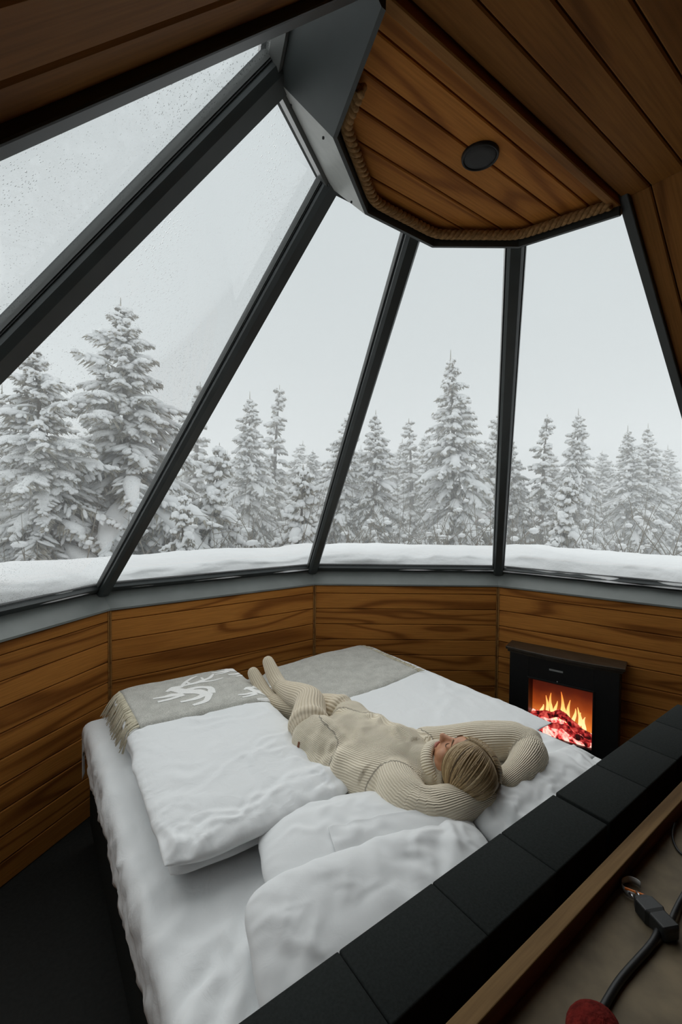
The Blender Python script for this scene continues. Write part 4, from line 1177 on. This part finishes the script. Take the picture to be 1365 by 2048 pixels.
L.append(limb(g, ARM_N, [0.092, 0.096, 0.094, 0.084, 0.074, 0.062, 0.050], 18))
L.append(limb(g, ARM_F, [0.080, 0.078, 0.078, 0.076, 0.074, 0.068, 0.058, 0.048], 18))
L.append(limb(g, [(-0.085, 0.78, 0.790), (-0.105, 0.85, 0.803), (-0.120, 0.915, 0.813)], [(0.115, 0.105), (0.112, 0.104), (0.106, 0.100)], 20))
L.append(limb(g, [(0.090, 0.80, 0.785), (0.108, 0.91, 0.793), (0.117, 0.985, 0.797)], [(0.110, 0.100), (0.108, 0.098), (0.102, 0.094)], 20))
# rolled collar
nk0, nk1 = np.array(TORSO[1]), hd((0, -0.105, -0.015))
ax = (nk1 - nk0) / np.linalg.norm(nk1 - nk0)
L.append(limb(g, [nk0, nk0 * 0.5 + nk1 * 0.5, nk1 - ax * 0.008], [0.090, 0.078, 0.074], 20))
s1 = np.cross(ax, (0, 0, 1.0)); s1 /= np.linalg.norm(s1); s2 = np.cross(s1, ax)
for cc, rr, tt in ((nk1 + ax * 0.002, 0.074, 0.017), (nk1 - ax * 0.030, 0.082, 0.016)):
    ring_ = [cc + (s1 * math.cos(a) + s2 * math.sin(a)) * rr for a in np.linspace(0, 2 * PI, 33)]
    g.tube(ring_, tt, 8)
me = remesh_union(g, 0.0065, 4)
# soft folds in the knit
n = len(me.vertices); co = np.empty(n * 3); me.vertices.foreach_get('co', co); co = co.reshape(-1, 3)
no = np.empty(n * 3); me.vertices.foreach_get('normal', no); no = no.reshape(-1, 3)
dsp = 0.010 * fbm(co[:, 0] * 9, co[:, 1] * 9, co[:, 2] * 9, 4, 2)
tm = (co[:, 1] > 0.55) & (np.abs(co[:, 0]) < 0.35)
wv = creases(co[:, 0], co[:, 1], 77, 0.022, 22, 0.20, 0.011, 0.9, 0.5, area=(-0.2, 0.25, 0.55, 0.95))
dsp += np.where(tm, wv, 0) + 0.006 * np.sin(co[:, 1] * 70 + co[:, 0] * 40) * np.exp(-((co[:, 0] - 0.56) / 0.05) ** 2) * (co[:, 1] < 0.4)
dsp += 0.008 * np.sin((co[:, 0] * 1.0 + co[:, 1] * 0.6) * 75) * np.exp(-(((co[:, 0] + 0.07) / 0.05) ** 2 + ((co[:, 1] - 0.30) / 0.05) ** 2))
co2 = co + no * np.clip(dsp, -0.008, 0.02)[:, None]
me.vertices.foreach_set('co', co2.ravel())
rib_attr(me, L, [0.0062, 0.0082, 0.0082, 0.0062, 0.0062, 0.0075])
me.materials.append(M_SWEATER); me.transform(Matrix.Translation(-Vector(PO_)))
sweater = data_obj('sweater', me, person); sweater['label'] = 'oversized cream ribbed sweater with rolled collar'
for nm, leg, foot, r0, r1, heel in (('sock', [(-0.100, 0.998, 0.831)] + LEG_N[2:], FOOT_N, [0.094, 0.087, 0.074, 0.066, 0.066, 0.053, 0.043], [0.043, 0.043, 0.042, 0.034], (0.0, 1.495, 0.800)),
                                    ('sock', [(0.110, 1.055, 0.799)] + LEG_F[2:], FOOT_F, [0.092, 0.086, 0.071, 0.062, 0.053, 0.043], [0.043, 0.043, 0.041, 0.034], (-0.064, 1.505, 0.745))):
    g = G(); L = [limb(g, leg, r0, 18), limb(g, foot, r1, 16)]
    g.ball(heel, (0.036, 0.036, 0.034), 14, 10)
    # cuff band
    Q, Rr = L[0]
    g.tube([Q[0] + (Q[1] - Q[0]) * t for t in (-0.9, -0.3, 0.3, 0.9)], [Rr[0] + 0.002, Rr[0] + 0.005, Rr[0] + 0.005, Rr[0] + 0.002], 18)
    me = remesh_union(g, 0.0065, 3)
    rib_attr(me, L, 0.013)
    me.materials.append(M_SOCK); me.transform(Matrix.Translation(-Vector(PO_)))
    so = data_obj(nm, me, person); so['label'] = 'cream cable-knit thigh-high sock'
# rolled collar standing round the neck
g = G(); cc = np.array([0.141, 0.424, 0.846]); ax = HR[:, 1]; s1 = HR[:, 0]; s2 = HR[:, 2]
rg = []
for a in np.linspace(0, 2 * PI, 49)[:-1]:
    d = s1 * math.cos(a) + s2 * math.sin(a)
    rg.append([cc + d * (0.070 + 0.020 * math.cos(b)) + ax * (0.027 * math.sin(b)) for b in np.linspace(0, 2 * PI, 17)[:-1]])
rg.append(rg[0]); g.loft(rg, cap=False)
me = bpy.data.meshes.new('collar'); me.from_pydata(g.v, [], g.f); me.update(); fix_normals(me)
at = me.attributes.new('rib', 'FLOAT', 'POINT'); at.data.foreach_set('value', np.repeat(np.linspace(0, 2 * PI, 49) * 56, 16).astype(np.float32))
me.polygons.foreach_set('use_smooth', [True] * len(me.polygons)); me.materials.append(M_SWEATER); me.transform(Matrix.Translation(-Vector(PO_)))
subsurf(data_obj('collar', me, person), 1)
# small leather tag near the hem
bv = world_bvh([sweater])
hit = bv.find_nearest(Vector((-0.222, 0.885, 0.830)))
tg = G().box((-0.005, -0.011, -0.001), (0.005, 0.011, 0.0015)).build('leather_tag', M_TAG, person)
zq = hit[1].to_track_quat('Z', 'Y')
tg.matrix_local = Matrix.Translation(hit[0] - Vector(PO_)) @ zq.to_matrix().to_4x4()

# ---- hair: cap and combed strands, parted in the middle
rng = np.random.default_rng(12)
g = G(); vals = []
hc = np.array([0, 0.030, -0.026]); hr = np.array([0.088, 0.102, 0.102])
b0 = len(g.v); g.ball(hd(hc), hr * 1.017, 28, 20, HR); vals += [0.12] * (len(g.v) - b0)
grav = HR.T @ np.array([0, 0, -1.0])
def strand(s, th, lift, tail, val, spread):
    d0 = np.array([s * 0.04, math.sin(th), math.cos(th)])
    d1 = np.array([s * 0.88, -0.48 + 0.42 * (th - 0.5) + spread, 0.16 - 0.48 * (th - 0.5)]); d1 /= np.linalg.norm(d1)
    pts = []
    om = math.acos(np.clip(d0 @ d1 / np.linalg.norm(d0), -1, 1))
    for t in np.linspace(0, 1, 10):
        d = (math.sin((1 - t) * om) * d0 + math.sin(t * om) * d1) / math.sin(om); d /= np.linalg.norm(d)
        rr = hr * (1.0 + lift * math.sin(t * PI / 2) ** 1.3 + 0.05 * math.sin(t * PI))
        pts.append(hc + d * rr)
    last = pts[-1]
    tdir = (pts[-1] - pts[-2]); tdir /= np.linalg.norm(tdir)
    for k in range(1, 6):
        f = k / 5
        dirn = tdir * (1 - f) + (grav * 0.9 + np.array([-s * 0.45, 0.25, -0.1])) * f
        last = last + dirn / np.linalg.norm(dirn) * tail / 5
        pts.append(last)
    P = np.array([hd(p) for p in pts])
    P[:, 2] = np.maximum(P[:, 2], 0.70)
    b = len(g.v)
    w_ = np.concatenate([np.linspace(0.0020, 0.0042, 6), np.linspace(0.0042, 0.0012, len(P) - 6)])
    g.tube(P, w_, 5)
    vals.extend([val] * (len(g.v) - b))
for i in range(1150):
    s = 1 if rng.random() < 0.62 else -1
    th = rng.uniform(0.52, 2.2)
    strand(s, th, rng.uniform(-0.01, 0.14 if s > 0 else 0.03), rng.uniform(0.05, 0.11) + 0.05 * (th > 1.2), float(np.clip(rng.normal(0.56, 0.24), 0, 1)), rng.normal(-0.05, 0.16))
hair = face(g, 'hair', M_HAIR); hair['label'] = 'blond hair parted in the middle'
at = hair.data.attributes.new('strand', 'FLOAT', 'POINT'); at.data.foreach_set('value', np.array(vals, np.float32))

# ------------------------------------------------------------------ outdoors
gx, gy = np.meshgrid(np.linspace(-1, 1, 121), np.linspace(-1, 1, 121), indexing='ij')
gx = np.sign(gx) * np.abs(gx) ** 1.8 * 70; gy = np.sign(gy) * np.abs(gy) ** 1.8 * 70
rr_ = np.hypot(gx, gy)
gz = -0.12 + 0.25 * fbm(gx * 0.25, gy * 0.25, 0, 3) * np.clip((rr_ - 4) / 4, 0, 1) + np.clip((rr_ - 16) / 50, 0, 1) * 1.2
vs = np.stack([gx, gy, gz], -1).reshape(-1, 3); n = 121
fs = [(i * n + j, (i + 1) * n + j, (i + 1) * n + j + 1, i * n + j + 1) for i in range(n - 1) for j in range(n - 1)]
ground = mesh_obj('ground', vs, fs, M_SNOW, smooth=True); tag(ground, 'snow-covered ground around the cabin', 'ground', kind='structure')

# thick snow lying on the ledge outside the glass
na, nr = 260, 26
ang = np.linspace(math.radians(1.0), math.radians(179.0), na)
prof = np.linspace(0, 1, nr)
A, Pf = np.meshgrid(ang, prof, indexing='ij')
sec = (np.degrees(A) % 36) - 18
apo = math.cos(math.radians(18)) / np.cos(np.radians(sec))         # ten-sided footprint
lump = 0.5 + 0.5 * fbm(A * 3.4 + 4.3, 0 * A, 0, 21, 3)
lump2 = np.clip(vnoise(A * 2.7 + 1.2, 0 * A, 2.0, 5), 0, 1)
topz = 1.405 + 0.085 * lump + 0.12 * lump2 + 0.012 * fbm(A * 18, Pf * 5, 0, 8, 3)
r0 = 2.50
r_in = (r0 - 0.02 + 0.06 * np.clip(Pf / 0.2, 0, 1))
zz = np.where(Pf < 0.28, 1.30 + (topz - 0.045 - 1.30) * np.clip(Pf / 0.28, 0, 1) ** 0.6, topz - 0.045 * (1 - np.clip((Pf - 0.28) / 0.3, 0, 1)) ** 2)
zz = np.where(Pf > 0.8, topz - ((Pf - 0.8) / 0.2) ** 2 * 0.9, zz)
under = 0.028 * fbm(A * 9, Pf * 6, 1.0, 33, 3)
RRr = apo * (r0 + np.where(Pf < 0.28, -0.03 + 0.10 * (Pf / 0.28) + under, 0.07 + (Pf - 0.28) / 0.72 * 0.85))
vs = np.stack([RRr * np.cos(A), RRr * np.sin(A), zz], -1).reshape(-1, 3)
fs = [(i * nr + j, i * nr + j + 1, (i + 1) * nr + j + 1, (i + 1) * nr + j) for i in range(na - 1) for j in range(nr - 1)]
ledge = mesh_obj('snow_bank', vs, fs, M_SNOW, smooth=True); tag(ledge, 'thick rounded bank of snow lying on the ledge outside the windows', 'snow', kind='stuff')
fix_normals(ledge.data)

# ---- spruces
def leaf_branch(g, gs, rng, base, az, L, elev, droop, snowy):
    m = 7
    t = np.linspace(0, 1, m)
    hx = L * t; hz = L * (math.tan(elev) * t - droop * t ** 2)
    wob = rng.normal(0, 0.02 * L, m) * t
    c, s = math.cos(az), math.sin(az)
    P = np.stack([base[0] + hx * c - wob * s, base[1] + hx * s + wob * c, base[2] + hz], 1)
    side = np.array([-s, c, 0])
    g.tube(P, np.linspace(0.018, 0.005, m), 3)
    # side twigs: thin needle-covered blades, drooping
    ntw = max(4, int(5 + L * 12))
    for i in range(ntw):
        f = (i + rng.uniform(0.2, 0.8)) / ntw * 0.9 + 0.1
        p = np.array([np.interp(f, t, P[:, a]) for a in range(3)])
        for sg in (-1, 1):
            l = min(0.36, L * 0.40 * (1.1 - f)) * rng.uniform(0.6, 1.25) + 0.07
            d = np.array([c, s, 0]) * rng.uniform(0.35, 0.9) + side * sg * rng.uniform(0.5, 1.0) + np.array([0, 0, -rng.uniform(0.25, 0.9)])
            d /= np.linalg.norm(d)
            e = p + d * l + np.array([0, 0, -0.12 * l])
            mid = p + d * l * 0.5 + np.array([0, 0, 0.03 * l])
            w1 = np.cross(d, (0, 0, 1)); w1 /= np.linalg.norm(w1) + 1e-9; w2 = np.cross(w1, d)
            wd = 0.016 + 0.014 * rng.random()
            g.add([p, mid + w1 * wd, e, mid - w1 * wd], [(0, 1, 2, 3)])
            g.add([p, mid - w2 * wd * 1.4, e], [(0, 1, 2)])
            if rng.random() < snowy * 0.62:
                k = rng.uniform(0.55, 0.9); q = p + d * l * rng.uniform(0.35, 0.7) + np.array([0, 0, 0.03])
                ln = l * rng.uniform(0.32, 0.5)
                ex, ey = d, w1; ez = w2
                Mx = np.stack([ex, ey, ez], 1)
                gs.ball(q, (ln * 1.15, 0.030 + 0.050 * rng.random(), 0.024 + 0.028 * rng.random()), 6, 4, Mx)
    # snow lying along the branch
    if rng.random() < 0.9:
        f0, f1 = rng.uniform(0.1, 0.3), rng.uniform(0.85, 1.02)
        ft = np.linspace(f0, f1, 6)
        Q = np.stack([np.interp(ft, t, P[:, a]) for a in range(3)], 1) + np.array([0, 0, 0.045])
        wv = np.array([0.02, 0.6, 0.9, 1.0, 0.8, 0.15]) * (0.045 + 0.06 * L) * rng.uniform(0.6, 1.15)
        wv = np.minimum(wv * 1.15, 0.21) * rng.uniform(0.7, 1.3, 6)
        Q[-1] -= np.array([0, 0, 0.05 + 0.10 * rng.random()])
        gs.tube(Q, np.stack([wv, wv * 0.62], 1), 7)

def spruce(name, seed, Ht, base_r, n_per=7, snowy=0.6, power=0.85, lowest=0.05, spacing=0.2):
    rng = np.random.default_rng(seed)
    root = bpy.data.objects.new(name, None); COL.objects.link(root)
    tr = G(); bend = rng.normal(0, 0.03, 2)
    zz = np.linspace(0, Ht, 10)
    tr.tube([(bend[0] * (z / Ht) ** 2 * Ht, bend[1] * (z / Ht) ** 2 * Ht, z) for z in zz], 0.02 * Ht * (1 - zz / Ht) + 0.008, 7)
    g = G(); gs = G()
    z = Ht * lowest
    while z < Ht * 0.985:
        f = z / Ht
        L0 = base_r * (1 - f) ** power + 0.05
        nb = max(3, int(n_per * (0.55 + 0.6 * (1 - f)) + rng.uniform(-1, 1)))
        a0 = rng.uniform(0, 6.28)
        for j in range(nb):
            az = a0 + j * 2 * PI / nb + rng.normal(0, 0.25)
            L = L0 * rng.uniform(0.5, 1.25)
            elev = math.radians(22 * f ** 2 - 12 * (1 - f) + rng.normal(0, 6))
            droop = (0.32 + 0.45 * rng.random()) * (1 - f * 0.8)
            leaf_branch(g, gs, rng, (bend[0] * f * f * Ht, bend[1] * f * f * Ht, z + rng.normal(0, 0.05)), az, L, elev, droop, snowy)
        z += spacing * (0.75 + 0.7 * (1 - f)) * rng.uniform(0.8, 1.2)
    # leader tip
    g.tube([(bend[0] * Ht, bend[1] * Ht, Ht * 0.97), (bend[0] * Ht, bend[1] * Ht, Ht * 1.03)], [0.02, 0.006], 4)
    tr.build('trunk', M_BARK, root); g.build('needle_branches', M_NEEDLE, root)
    so = gs.build('branch_snow', M_SNOWTREE, root, smooth=True)
    return root

def copy_tree(o):
    c = o.copy(); COL.objects.link(c)
    for ch in list(o.children):
        d = ch.copy(); COL.objects.link(d); d.parent = c
    return c

protos = [spruce('spruce', 11, 6.6, 2.25, 9, 0.75, 0.75),        # broad, heavy
          spruce('spruce', 12, 6.2, 1.75, 8, 0.7, 0.85),         # tall, pointed
          spruce('spruce', 13, 5.0, 1.35, 7, 0.7, 0.8),          # medium
          spruce('spruce', 14, 4.6, 0.75, 5, 0.5, 0.7),          # slender
          spruce('spruce', 15, 2.6, 0.85, 8, 0.75, 0.8, spacing=0.15)]   # young, snow-laden
proto_h = [6.6, 6.2, 5.0, 4.6, 2.6]
used = set()
F_PX = 880.856
def plant(proto, px, ptop, dist, rz, label, group='spruces around the cabin', wide=1.0):
    """stand a spruce in the column of the view px at a real distance, tall enough for its tip"""
    d = _f + _r2 * ((px - 682.5) / F_PX) - _u2 * ((ptop - 1024) / F_PX)
    t = dist / math.hypot(d.x, d.y)
    p = CAM + d * t
    zb = -0.2
    sc = (p.z - zb) / (proto_h[proto] * 1.03)
    if proto in used: o = copy_tree(protos[proto])
    else: o = protos[proto]; used.add(proto)
    o.location = (p.x, p.y, zb); o.rotation_euler = (0, 0, rz); o.scale = (sc * wide, sc * wide, sc)
    tag(o, label, 'tree', group)
    return o
plant(0, 258, 588, 9.0, 0.4, 'broadest tall snow-laden spruce behind the drop-covered window', wide=1.15)
plant(0, 95, 690, 8.2, 2.1, 'big snowy spruce left of the broadest one, cut by the upper glazing bar', wide=1.15)
plant(2, -60, 760, 9.5, 1.0, 'snowy spruce at the far left edge of the drop-covered window')
plant(3, 388, 760, 15.0, 1.3, 'thin spruce tip just right of the broadest spruce', wide=1.2)
plant(1, 498, 785, 14.0, 2.9, 'snowy spruce with a double tip in the narrow window')
plant(3, 546, 770, 15.5, 0.3, 'slender bare-topped spruce beside the double-tipped one', wide=1.1)
plant(4, 602, 930, 8.0, 0.8, 'small white young spruce by the bar above the feet', wide=0.9)
plant(4, 425, 885, 8.8, 2.0, 'young snow-covered spruce just right of the left foot bar', wide=0.85)
plant(4, 360, 985, 7.0, 3.0, 'smallest young spruce low in front of the broadest spruce', wide=0.8)
plant(2, 672, 812, 13.0, 0.2, 'medium spruce left of the bar above the feet', wide=1.0)
plant(2, 752, 812, 13.0, 1.9, 'medium spruce right of the bar above the feet', wide=1.05)
plant(3, 828, 835, 17.0, 2.6, 'faint slender spruce left of the tall pointed spruce', wide=1.3)
plant(1, 915, 700, 13.0, 1.1, 'tall pointed snowy spruce in the middle of the view', wide=1.0)
plant(2, 978, 815, 15.0, 0.9, 'spruce hugging the upright glazing bar on its left', wide=1.0)
plant(2, 1042, 865, 15.0, 3.3, 'spruce just right of the upright glazing bar', wide=0.9)
plant(3, 1086, 828, 14.5, 0.7, 'slender dark-topped spruce above the fireplace window sill', wide=1.1)
plant(1, 1156, 818, 15.5, 2.2, 'pale pointed spruce above the fireplace', wide=0.9)
plant(4, 1128, 950, 9.5, 1.2, 'small white spruce low above the fireplace', wide=0.8)
plant(1, 1268, 850, 17.0, 0.5, 'hazy broad spruce near the boarded right wall', wide=1.1)
plant(2, 1302, 842, 17.5, 1.5, 'hazy double spruce top beside the broad one at right', wide=1.0)
plant(2, 1372, 935, 18.0, 0.4, 'hazy spruce at the right edge of the fireplace window')
bx_ = [(20, 880, 'low behind the big spruce at the left edge'), (150, 850, 'between the two big spruces'), (330, 880, 'behind the broadest spruce'), (450, 900, 'left of the double-tipped spruce'),
       (580, 880, 'right of the slender bare-topped spruce'), (630, 900, 'behind the small white young spruce'), (715, 890, 'hidden by the bar above the feet'), (790, 880, 'between the medium spruce and the tall pointed one'),
       (860, 870, 'close by the tall pointed spruce on its left'), (1010, 890, 'behind the upright glazing bar'), (1110, 900, 'between the slender dark-topped spruce and the pale one'), (1215, 900, 'right of the pale pointed spruce'),
       (1340, 890, 'right of the hazy double top'), (1440, 900, 'past the boarded right wall')]
for i, (px, py, where) in enumerate(bx_):
    plant([1, 2, 0][i % 3], px, py, 20 + (i * 7 % 5), i * 1.7, 'faint far spruce ' + where, 'far row of spruces', wide=1.25)

# grey brush of bare twigs under the spruces
rng = np.random.default_rng(5); g = G(); gs = G()
for i in range(900):
    az = rng.uniform(-0.6, 1.45); dist = rng.uniform(6.5, 15)
    x = CAM.x + dist * math.sin(az); y = CAM.y + dist * math.cos(az)
    b = np.array([x, y, -0.15]); hgt = rng.uniform(0.6, 1.9) * (0.6 + dist / 14)
    lean = rng.normal(0, 0.35, 2)
    P = [b + np.array([lean[0] * t * hgt, lean[1] * t * hgt, t * hgt - 0.25 * t ** 3 * abs(lean[0]) * hgt]) for t in (0, 0.35, 0.7, 1.0)]
    g.tube(P, [0.012, 0.010, 0.007, 0.003], 3)
    for q in range(3):
        f = rng.uniform(0.3, 0.9); p = P[0] + (P[-1] - P[0]) * f
        e = p + np.array([rng.normal(0, 0.25), rng.normal(0, 0.25), rng.uniform(-0.1, 0.35)])
        g.tube([p, (p + e) / 2 + np.array([0, 0, 0.04]), e], [0.006, 0.005, 0.002], 3)
        if rng.random() < 0.35: gs.ball((p + e) / 2 + np.array([0, 0, 0.03]), (0.10, 0.05, 0.04), 6, 4)
br = empty('undergrowth', (0, 8, 0)); tag(br, 'grey bare brush with snow between the spruces', 'brush', kind='stuff')
for o in (g.build('twigs', M_TWIG, br), gs.build('twig_snow', M_SNOWTREE, br, smooth=True)):
    o.location = (0, -8, 0)

# thin winter haze hanging between the trees, kept clear of the cabin
g = G(); n = 48
rings = []
for r, z in ((4.2, -0.6), (75, -0.6), (75, 11.0), (4.2, 11.0), (4.2, -0.6)):
    rings.append([(r * math.cos(a), r * math.sin(a), z) for a in np.arange(n) * 2 * PI / n])
g.loft(rings[:4], cap=False)
b0 = 0
g.f += [(3 * n + j, 3 * n + (j + 1) % n, (j + 1) % n, j) for j in range(n)]
mm = bpy.data.materials.new('winter_haze'); mm.use_nodes = True; nt = mm.node_tree; nt.nodes.clear()
out = nt.nodes.new('ShaderNodeOutputMaterial'); vs_ = nt.nodes.new('ShaderNodeVolumeScatter')
vs_.inputs['Color'].default_value = (1, 1, 1, 1); vs_.inputs['Density'].default_value = 0.032; vs_.inputs['Anisotropy'].default_value = 0.0
nt.links.new(vs_.outputs[0], out.inputs['Volume'])
hz = g.build('haze', mm); tag(hz, 'thin pale winter haze between the spruces', 'haze', kind='stuff')
